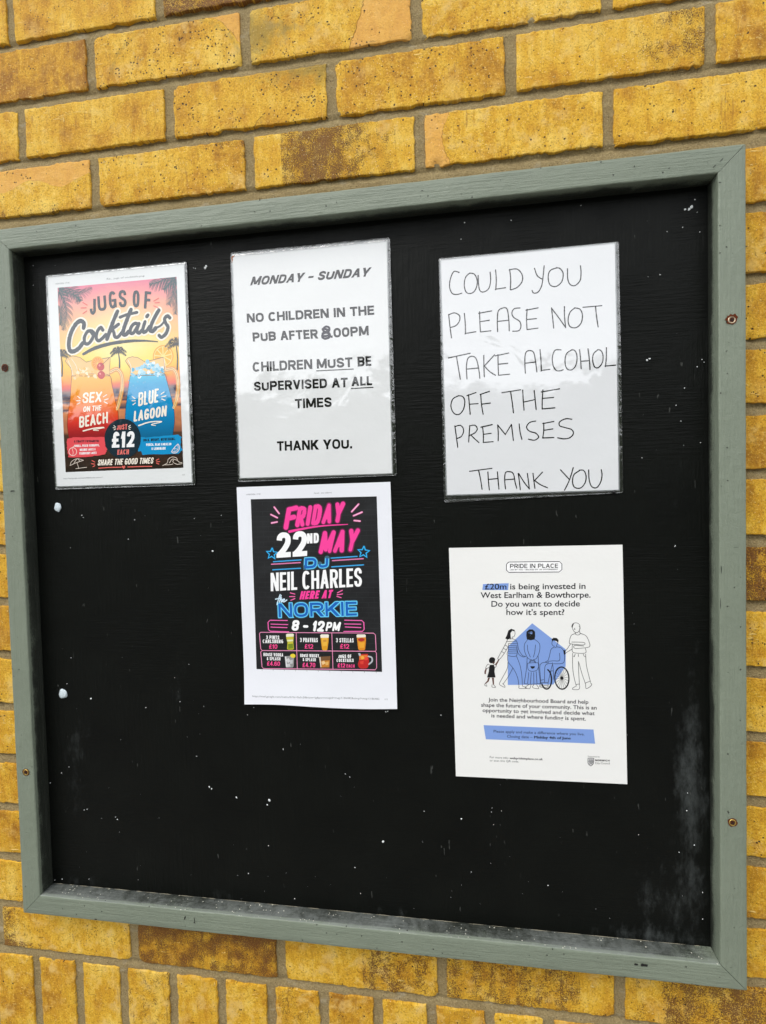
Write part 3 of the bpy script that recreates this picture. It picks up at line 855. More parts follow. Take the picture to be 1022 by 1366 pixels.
# capitals as pen strokes in a unit box: 'd' straight, 'c' curved, 'p' angular
def O_(a0, a1, n=12, y0=0.0, y1=1.0, sq=2.6):
    out = []
    for i in range(n + 1):
        a = math.radians(a0 + (a1 - a0) * i / n)
        c, s_ = math.cos(a), math.sin(a)
        r = (abs(c) ** sq + abs(s_) ** sq) ** (-1 / sq)
        out.append((0.5 + 0.5 * r * c, (y0 + y1) / 2 + (y1 - y0) / 2 * r * s_))
    return out
def bowl(y0, y1): return [(0, y1), (.45, y1), (.8, y1 - (y1 - y0) * .06), (.98, y1 - (y1 - y0) * .28), (1, (y0 + y1) / 2), (.98, y0 + (y1 - y0) * .28), (.8, y0 + (y1 - y0) * .06), (.45, y0), (0, y0)]
S_ = [(.97, .74), (.93, .88), (.74, .98), (.5, 1), (.24, .97), (.05, .86), (.03, .73), (.12, .62), (.5, .51), (.86, .40), (.98, .28), (.95, .13), (.76, .02), (.5, 0), (.24, .02), (.06, .12), (.02, .27)]
GLYPH = {
    'A': [('d', [(0, 0), (.5, 1)]), ('d', [(1, 0), (.5, 1)]), ('d', [(.22, .28), (.78, .28)])],
    'B': [('d', [(0, 0), (0, 1)]), ('c', bowl(.52, 1)), ('c', bowl(0, .52))],
    'C': [('c', O_(42, 318, 14))], 'D': [('d', [(0, 0), (0, 1)]), ('c', bowl(0, 1))],
    'E': [('d', [(0, 0), (0, 1)]), ('d', [(0, 1), (1, 1)]), ('d', [(0, .51), (.9, .51)]), ('d', [(0, 0), (1, 0)])],
    'F': [('d', [(0, 0), (0, 1)]), ('d', [(0, 1), (1, 1)]), ('d', [(0, .5), (.9, .5)])],
    'G': [('c', O_(42, 330, 14)), ('d', [(1, .06), (1, .46)]), ('d', [(.58, .46), (1, .46)])],
    'H': [('d', [(0, 0), (0, 1)]), ('d', [(1, 0), (1, 1)]), ('d', [(0, .51), (1, .51)])], 'I': [('d', [(.5, 0), (.5, 1)])],
    'J': [('c', [(1, .98), (1, .6), (1, .3), (.93, .1), (.6, 0), (.25, .02), (.05, .14), (0, .3)])],
    'K': [('d', [(0, 0), (0, 1)]), ('d', [(.05, .42), (.98, 1)]), ('d', [(.3, .56), (1, 0)])],
    'L': [('d', [(0, 0), (0, 1)]), ('d', [(0, 0), (1, 0)])],
    'M': [('d', [(0, 0), (0, 1)]), ('d', [(1, 0), (1, 1)]), ('d', [(.02, 1), (.5, .12)]), ('d', [(.98, 1), (.5, .12)])],
    'N': [('d', [(0, 0), (0, 1)]), ('d', [(1, 0), (1, 1)]), ('d', [(.03, 1), (.97, 0)])],
    'O': [('c', O_(90, 450, 24))], 'P': [('d', [(0, 0), (0, 1)]), ('c', bowl(.44, 1))],
    'R': [('d', [(0, 0), (0, 1)]), ('c', bowl(.46, 1)), ('d', [(.45, .46), (1, 0)])],
    'S': [('c', S_)], 'T': [('d', [(.5, 0), (.5, 1)]), ('d', [(0, 1), (1, 1)])],
    'U': [('c', [(0, .98), (0, .6), (0, .3), (.06, .12), (.25, .02), (.5, 0), (.75, .02), (.94, .12), (1, .3), (1, .6), (1, .98)])],
    'V': [('d', [(0, 1), (.5, 0)]), ('d', [(1, 1), (.5, 0)])],
    'W': [('d', [(0, 1), (.25, 0)]), ('d', [(.5, .9), (.25, 0)]), ('d', [(.5, .9), (.75, 0)]), ('d', [(1, 1), (.75, 0)])],
    'X': [('d', [(0, 0), (1, 1)]), ('d', [(0, 1), (1, 0)])], 'Y': [('d', [(0, 1), (.5, .44)]), ('d', [(1, 1), (.5, .44)]), ('d', [(.5, 0), (.5, .42)])],
    '0': [('c', O_(90, 450, 24))], '1': [('d', [(.8, 0), (.8, 1)]), ('d', [(.0, .70), (.8, 1)])],
    '2': [('c', [(.02, .74), (.06, .88), (.25, .98), (.5, 1), (.77, .97), (.95, .86), (.98, .7), (.88, .52), (.45, .22), (.02, .02)]), ('d', [(0, 0), (1, 0)])],
    '3': [('c', [(.03, .80), (.1, .92), (.3, 1), (.6, 1), (.88, .92), (.94, .76), (.85, .6), (.42, .53), (.86, .46), (1, .27), (.93, .08), (.65, 0), (.3, 0), (.08, .08), (0, .22)])],
    '4': [('d', [(.75, 0), (.75, 1)]), ('d', [(.02, .27), (.72, 1)]), ('d', [(0, .25), (1, .25)])],
    '6': [('c', [(.93, .82), (.8, .96), (.5, 1), (.2, .93), (.04, .7), (.0, .35), (.12, .1), (.5, 0), (.86, .08), (1, .3), (.9, .52), (.5, .6), (.14, .52), (.02, .36)])],
    '7': [('d', [(0, 1), (1, 1)]), ('d', [(.95, .96), (.3, 0)])],
    '8': [('c', O_(90, 450, 18, .52, 1)), ('c', O_(90, 450, 18, 0, .52))],
    '£': [('c', [(.95, .80), (.85, .94), (.6, 1), (.34, .93), (.25, .75), (.28, .5), (.27, .25), (.12, .03)]), ('d', [(.02, 0), (1, 0)]), ('d', [(.02, .47), (.75, .47)])],
    '-': [('d', [(0, .42), (1, .42)])], '.': [('d', [(.5, 0), (.5, .02)])], ',': [('d', [(.5, -.08), (.5, .02)])], '!': [('d', [(.5, .30), (.5, 1)]), ('d', [(.5, 0), (.5, .01)])],
    '&': [('c', [(1, 0), (.6, .35), (.2, .7), (.18, .9), (.42, 1), (.68, .9), (.62, .72), (.25, .52), (.03, .3), (.1, .08), (.4, 0), (.75, .1), (.95, .42)])],
}
GW = {'I': 0, '.': 0, ',': 0, '!': 0, ' ': .38, '1': .58, 'M': 1.28, 'W': 1.35, 'E': .82, 'F': .80, 'L': .78, 'J': .8, '-': .5, 'K': 1.02, 'A': 1.08, 'Y': 1.05, 'V': 1.05, 'S': .96, 'T': .92, 'N': 1.05, 'O': 1.06}
GT = {'-': .7, 'I': 1, '.': 1, ',': 1, '!': 1}

class Ink:
    """one printed part: collects flat shapes, then is cut to the sheet's grid and bent with it"""
    def __init__(self, sheet, h=1):
        self.s = sheet; self.h = h * 0.07; self.polys = []; self.cols = []; self.k = 0
    def _c(self, c):
        self.cols.append(c if callable(c) else ink(c)); return len(self.cols) - 1
    def poly(self, pts, col, dh=0.0):
        pts = list(pts)
        tri = tessellate_polygon([[Vector((x, y, 0)) for x, y in pts]])
        self.polys.append(([(x, y, self.h + dh) for x, y in pts], [tuple(t) for t in tri], self._c(col)))
        return self
    def disc(self, c, r, col, dh=0.0, ry=None, n=40):
        ry = ry or r
        return self.poly([(c[0] + r * math.cos(2 * math.pi * i / n), c[1] + ry * math.sin(2 * math.pi * i / n)) for i in range(n)], col, dh)
    def stroke(self, pts, w, col, smooth=True, dh=0.0, taper=None, closed=False, wob=0.0, flat=False):
        pts = list(pts)
        if closed: pts = pts + [pts[0]]
        P = smooth_path(pts) if smooth else pts
        Q = [P[0]]
        for q in P[1:]:
            if math.hypot(q[0] - Q[-1][0], q[1] - Q[-1][1]) > 1e-3: Q.append(q)
        P = Q
        if len(P) < 2: return self
        n = len(P); vs = []; fs = []
        self.k += 1
        h0 = self.h + dh + 0.0006 * (self.k % 60)
        def wd(i):
            t = i / (n - 1)
            k = 1.0
            if taper: k = taper(t)
            if wob: k *= 1 + wob * noise.noise(Vector((P[i][0] * .6, P[i][1] * .6, self.k)))
            return max(0.02, w * k / 2)
        nrm = []
        for i in range(n):
            a, b = P[max(0, i - 1)], P[min(n - 1, i + 1)]
            L = math.hypot(b[0] - a[0], b[1] - a[1]) or 1
            m = 1.0
            if 0 < i < n - 1:
                l1 = (P[i][0] - a[0], P[i][1] - a[1]); l2 = (b[0] - P[i][0], b[1] - P[i][1])
                c = (l1[0] * l2[0] + l1[1] * l2[1]) / ((math.hypot(*l1) * math.hypot(*l2)) or 1)
                m = min(1.6, 1 / max(0.3, math.sqrt(max(0, (1 + c) / 2))))
            nrm.append((-(b[1] - a[1]) / L * m, (b[0] - a[0]) / L * m))
        for i in range(n):
            x, y = P[i]; k = wd(i); h = h0 + 0.010 * i / n
            vs += [(x + nrm[i][0] * k, y + nrm[i][1] * k, h), (x - nrm[i][0] * k, y - nrm[i][1] * k, h)]
        for i in range(n - 1): fs.append((2 * i + 1, 2 * i + 3, 2 * i + 2, 2 * i))
        if not closed and not flat:
            for i, sg in ((0, 1), (n - 1, -1)):               # round ends
                k = wd(i); h = h0 + (0.010 * i / n)
                a0 = math.atan2(nrm[i][1], nrm[i][0])
                b0 = len(vs)
                rr = [i * 2] + [None] * 5 + [i * 2 + 1]
                for j in range(1, 6):
                    a = a0 + sg * math.pi * j / 6
                    vs.append((P[i][0] + k * math.cos(a), P[i][1] + k * math.sin(a), h)); rr[j] = b0 + j - 1
                fs.append(tuple(rr) if sg > 0 else tuple(rr[::-1]))
        self.polys.append((vs, fs, self._c(col)))
        return self
    def text(self, body, bl, br, tl, col, bold=0.0, xb=0.0, res=None, space=1.0, dh=0.0):
        """fit the words on a slanted box: baseline bl..br, capital height and slant tl - bl"""
        bxl, byl = br[0] - bl[0], br[1] - bl[1]
        W = math.hypot(bxl, byl)
        cap = math.hypot(tl[0] - bl[0], tl[1] - bl[1])
        if res is None: res = 2 if cap < 4 else (4 if cap < 15 else 8)
        vs, fs = text_mesh(body, bold, res, space)
        if not vs: return self
        x0, x1 = min(v[0] for v in vs), max(v[0] for v in vs)
        ux, uy = bxl / (x1 - x0), byl / (x1 - x0)
        cx, cy = (tl[0] - bl[0]) / CAP, (tl[1] - bl[1]) / CAP
        shifts = [0.0] if not xb else [-xb, xb, -xb * .33, xb * .33]
        k_in = (W - 2 * xb) / W if xb else 1.0
        for q, sx in enumerate(shifts):
            out = []
            for (x, y) in vs:
                a = (x - x0) * k_in
                out.append((bl[0] + a * ux + y * cx + (xb + sx) * bxl / W, bl[1] + a * uy + y * cy + (xb + sx) * byl / W, self.h + dh + 0.004 * q))
            self.polys.append((out, fs, self._c(col)))
        return self
    def caps(self, body, bl, br, tl, col, t, gap=0.55, dh=0.0, rnd=False, wob=0.0, grow=0.0, th=None):
        """sans capitals drawn with a pen of width t (mm) into the slanted box bl, br, tl"""
        W = math.hypot(br[0] - bl[0], br[1] - bl[1]); H = math.hypot(tl[0] - bl[0], tl[1] - bl[1])
        ux, uy = (br[0] - bl[0]) / W, (br[1] - bl[1]) / W
        cx, cy = (tl[0] - bl[0]) / H, (tl[1] - bl[1]) / H
        unit = sum(GW.get(c, 1.0) for c in body); fixed = sum(GT.get(c, 0) for c in body) * t + gap * t * (len(body) - 1)
        u = max(0.05, (W - fixed) / max(unit, .01))
        x = 0.0
        h = t / 2
        n_prim = 0
        tf = lambda X, Y: (bl[0] + X * ux + Y * cx, bl[1] + X * uy + Y * cy)
        tw = t + 2 * grow
        for c in body:
            w = GW.get(c, 1.0) * u + GT.get(c, 0) * t
            for prim in GLYPH.get(c, []):
                n_prim += 1
                d_ = dh + 0.0008 * (n_prim % 40)
                kind, pts = prim[0], prim[1]
                q = []
                for (px, py) in pts:
                    q.append((x + h + px * (w - t), h + py * (H - t)))
                if kind == 'd' and not rnd:                    # straight: cut square to the line of type
                    (xa, ya), (xb, yb) = q
                    if abs(xa - xb) < 1e-6 or abs(ya - yb) < 1e-6:
                        if abs(xa - xb) < 1e-6:
                            lo, hi = min(ya, yb), max(ya, yb)
                            lo = lo - h if pts[0][1] in (0, 1) or pts[1][1] in (0, 1) or True else lo
                            pl = [(xa - tw / 2, lo - grow), (xa + tw / 2, lo - grow), (xa + tw / 2, hi + h + grow), (xa - tw / 2, hi + h + grow)]
                        else:
                            lo, hi = min(xa, xb), max(xa, xb); k = (th or t * .92) / 2 + grow
                            pl = [(lo - h - grow, ya - k), (hi + h + grow, ya - k), (hi + h + grow, ya + k), (lo - h - grow, ya + k)]
                    else:
                        if ya > yb: (xa, ya), (xb, yb) = (xb, yb), (xa, ya)
                        L = math.hypot(xb - xa, yb - ya); k = tw / 2 * L / abs(yb - ya)
                        k = min(k, tw)
                        sl = (xb - xa) / (yb - ya)
                        y0, y1 = ya - h - grow, yb + h + grow
                        xa, xb = xa - sl * grow, xb + sl * grow
                        pl = [(xa - k, y0), (xa + k, y0), (xb + k, y1), (xb - k, y1)]
                    self.poly([tf(*v) for v in pl], col, d_)
                else:
                    P = smooth_path(q, 5) if kind == 'c' else q
                    self.stroke([tf(*v) for v in P], tw, col, smooth=False, dh=d_, flat=not rnd, wob=wob)
            x += w + gap * t
        return self
    def build(self, name, parent, mat=None, clip=None):
        bm = bmesh.new()
        cid = bm.faces.layers.int.new('cid')
        for vs, fs, c in self.polys:
            bv = [bm.verts.new(v) for v in vs]
            for f in fs:
                if len(set(f)) < 3: continue
                try: bf = bm.faces.new([bv[i] for i in f])
                except ValueError: continue
                bf[cid] = c
        if clip:                                              # trim to the printed area
            m_ = (sum(p[0] for p in clip) / len(clip), sum(p[1] for p in clip) / len(clip))
            for a, b in zip(clip, clip[1:] + clip[:1]):
                no = Vector((b[1] - a[1], a[0] - b[0], 0)).normalized()
                if no.x * (m_[0] - a[0]) + no.y * (m_[1] - a[1]) > 0: no = -no
                bmesh.ops.bisect_plane(bm, geom=bm.verts[:] + bm.edges[:] + bm.faces[:], dist=1e-5, plane_co=Vector((a[0], a[1], 0)), plane_no=no, clear_outer=True)
        # drop slivers, make every face look out of the sheet
        for f in bm.faces:
            f.normal_update()
            if f.normal.z < 0: f.normal_flip()
        xs = [v.co.x for v in bm.verts]; ys = [v.co.y for v in bm.verts]
        for axis, lo, hi in ((0, min(xs), max(xs)), (1, min(ys), max(ys))):
            g = math.ceil(lo / GRID) * GRID
            while g < hi:
                co = Vector((g, 0, 0)) if axis == 0 else Vector((0, g, 0))
                no = Vector((1, 0, 0)) if axis == 0 else Vector((0, 1, 0))
                bmesh.ops.bisect_plane(bm, geom=bm.verts[:] + bm.edges[:] + bm.faces[:], dist=1e-5, plane_co=co, plane_no=no)
                g += GRID
        big = [f for f in bm.faces if len(f.verts) > 4]
        if big: bmesh.ops.triangulate(bm, faces=big)
        cl = bm.loops.layers.float_color.new('ink')
        for f in bm.faces:
            c = self.cols[f[cid]]
            for l in f.loops:
                l[cl] = c(l.vert.co.x, l.vert.co.y) if callable(c) else c
        bm.faces.layers.int.remove(cid)
        for v in bm.verts: v.co = self.s.bend(v.co.x, v.co.y, v.co.z)
        return from_bm(name, bm, mat or self.s.mat, parent)

class Sheet:
    def __init__(self, name, cx, cz, ang, warp, mat, label, cat, white='f2f2f2', outline=None, paper_label=None):
        self.warp, self.mat = warp, mat
        self.root = empty(name, (cx, FD, cz), (0, -ang, 0), label, cat)
        self.root['group'] = 'notices fixed to the black board'
        w = ink(white)
        bm = bmesh.new()
        cl = bm.loops.layers.float_color.new('ink')
        us = [0] + [GRID * i for i in range(1, 30)] + [210]
        vs_ = [0] + [GRID * i for i in range(1, 43)] + [297]
        edge = outline or (lambda u, v: (u, v))
        front = [[bm.verts.new(self.bend(*edge(u, v), 0.0)) for u in us] for v in vs_]
        back = [[bm.verts.new(self.bend(*edge(u, v), -0.22)) for u in us] for v in vs_]
        for j in range(len(vs_) - 1):
            for i in range(len(us) - 1):
                bm.faces.new((front[j][i], front[j][i + 1], front[j + 1][i + 1], front[j + 1][i]))
                bm.faces.new((back[j][i], back[j + 1][i], back[j + 1][i + 1], back[j][i + 1]))
        for i in range(len(us) - 1):
            bm.faces.new((front[0][i], back[0][i], back[0][i + 1], front[0][i + 1]))
            bm.faces.new((front[-1][i + 1], back[-1][i + 1], back[-1][i], front[-1][i]))
        for j in range(len(vs_) - 1):
            bm.faces.new((front[j + 1][0], back[j + 1][0], back[j][0], front[j][0]))
            bm.faces.new((front[j][-1], back[j][-1], back[j + 1][-1], front[j + 1][-1]))
        for f in bm.faces:
            for l in f.loops: l[cl] = w
        self.paper = from_bm('paper_sheet', bm, mat, self.root)
    def bend(self, u, v, h):
        return Vector(((u - 105) / 1000, -(self.warp(u, v) + 0.9 + h) / 1000, (v - 148.5) / 1000))
    def film(self, corners, rad=3.0):
        """clear pouch edge that shows round the paper: a stepped border, outer corners given in mm (TL, TR, BR, BL)"""
        inner = [(0, 297), (210, 297), (210, 0), (0, 0)]
        n = 40
        def loop(f, r):
            q = [(inner[i][0] + (corners[i][0] - inner[i][0]) * f, inner[i][1] + (corners[i][1] - inner[i][1]) * f) for i in range(4)]
            out = []
            for i in range(4):
                a, b, p_ = q[i], q[(i + 1) % 4], q[i - 1]
                d1 = Vector((a[0] - p_[0], a[1] - p_[1])).normalized(); d2 = Vector((b[0] - a[0], b[1] - a[1])).normalized()
                s_, e = Vector(a) - d1 * r, Vector(a) + d2 * r
                for k in range(5):
                    t = k / 4
                    out.append(tuple((1 - t) ** 2 * s_ + 2 * t * (1 - t) * Vector(a) + t * t * e))
                d3 = q[(i + 2) % 4]
                dn = Vector((d3[0] - b[0], d3[1] - b[1])).normalized()
                e2 = Vector(b) - d2 * r
                for k in range(1, n): out.append(tuple(e + (e2 - e) * k / n))
            return out
        rings = [(-0.25, 0.01, 0.03), (0.0, 0.02, 0.05), (0.14, 0.05, -0.08), (0.5, rad * .6, -0.16), (0.86, rad, -0.12), (0.95, rad, 0.02), (1.0, rad, -0.05), (1.0, rad, -0.35), (0.5, rad * .6, -0.40), (-0.25, 0.01, -0.36)]
        bm = bmesh.new()
        L = []
        for f, r, h in rings:
            if f < 0:
                lp = [(105 + (x - 105) * 0.985, 148.5 + (y - 148.5) * 0.99) for x, y in loop(0, 0.01)]
            else: lp = loop(f, max(r, .01))
            L.append([bm.verts.new(self.bend(x, y, h + (0.10 * noise.noise(Vector((x * .12, y * .12, self.root.location.x * 50))) if -.3 < h < .03 else 0))) for x, y in lp])
        for A_, B_ in zip(L, L[1:]):
            m = len(A_)
            for i in range(m): bm.faces.new((A_[i], B_[i], B_[(i + 1) % m], A_[(i + 1) % m]))
        bmesh.ops.recalc_face_normals(bm, faces=bm.faces)
        return from_bm('laminate_edge', bm, M_FILM, self.root, True)
    def ink(self, h=1): return Ink(self, h)

WHITE, BLACK = (255, 255, 255), (22, 22, 24)
def bl_text(I, body, pts, col, **k): I.text(body, pts[0], pts[1], pts[2], col, **k)
def mixc(a, b, t):
    t = max(0, min(1, t)); return tuple(x + (y - x) * t for x, y in zip(a, b))

# ================================================================= no-children notice (laminated, typed)
def w2(u, v): return 0.9 + 0.8 * noise.noise(Vector((u / 60, v / 75, 2.2))) + 0.8 * math.sin(v / 297 * math.pi) + 0.25 * noise.noise(Vector((u / 25, v / 30, 8)))
def torn(u, v):
    if u < 8 and v > 286: return (max(u, 1.8 - (297 - v) * .12) if u < 3 else u, v)
    return (u, v)
s2 = Sheet('house_rules_notice', -0.03191, 0.28073, -0.00036, w2, M_PRINT_FILM, 'laminated typed notice headed MONDAY - SUNDAY about children in the pub', 'notice', 'e9ebeb', torn)
s2.film([(-2.0, 301.5), (213.0, 300.8), (214.6, -1.6), (-1.9, -4.4)])
I = s2.ink(1)
TX = (18, 18, 20)
def row(I, body, pts, col=TX): I.caps(body, pts[0], pts[1], pts[2], col, 2.8, gap=.46)
row(I, 'MONDAY - SUNDAY', [(24.5,255.9),(184.2,253.9),(28.7,267.1)])
I.build('heading_text', s2.root)
I = s2.ink(1)
row(I, 'NO CHILDREN IN THE', [(18.7,207.3),(190.5,204.8),(18.4,219.3)])
row(I, 'PUB AFTER', [(26.2,181.7),(115.4,179.9),(25.6,193.8)])
row(I, '.00PM', [(132.2,179.5),(182.8,179.3),(132.0,191.7)])
I.build('paragraph', s2.root)
I = s2.ink(1)
row(I, 'CHILDREN', [(24.6,141.9),(106.7,140.9),(24.6,154.7)])
row(I, 'MUST', [(112.8,140.8),(160.4,140.2),(112.7,153.4)])
row(I, 'BE', [(167.1,140.3),(185.2,140.3),(167.0,152.9)])
I.stroke([(112.2,138.0),(161.3,137.5)], 1.3, TX, smooth=False)
row(I, 'SUPERVISED AT', [(25.4,116.5),(153.4,114.7),(25.4,128.9)])
row(I, 'ALL', [(158.4,115.7),(185.5,115.4),(158.5,127.6)])
I.stroke([(157.9,112.6),(186.4,112.7)], 1.3, TX, smooth=False)
row(I, 'TIMES', [(81.6,90.6),(131.4,90.4),(81.5,103.2)])
I.build('paragraph', s2.root)
I = s2.ink(1)
row(I, 'THANK YOU.', [(54.9,35.7),(156.9,35.2),(54.9,48.5)])
I.build('closing_text', s2.root)
I = s2.ink(2)
PEN = (20, 16, 40)
for pts in ([(121.9,191.4),(126.3,194.5),(130.6,192.7),(130.2,188.5),(126.1,186.9),(121.9,185.2),(121.3,181.0),(125.8,179.0),(130.7,181.3),(129.6,185.4),(125.3,187.4),(122.4,190.0)],
            [(121.5,186.0),(126.6,187.8),(131.1,184.6),(130.4,180.4),(126.3,179.2)], [(123.4,182.3),(129.0,182.8)], [(123.4,192.3),(129.2,190.0)]):
    I.stroke(pts, 2.7, PEN)
tag(I.build('pen_correction', s2.root), 'eight o\'clock figure thickly overwritten in pen')
I = s2.ink(2)
I.poly([(-0.0,297.1),(4.3,297.2),(3.1,294.9),(1.4,293.6),(1.9,291.6),(0.6,288.3),(-0.2,287.9),(-0.3,291.8),(-1.2,294.3)], (150, 84, 26))
I.poly([(-1.1,297.7),(1.0,296.5),(0.9,295.1),(-0.6,295.7)], (60, 34, 18), .02)
tag(I.build('rust_stain', s2.root), 'rust stain at the torn corner')

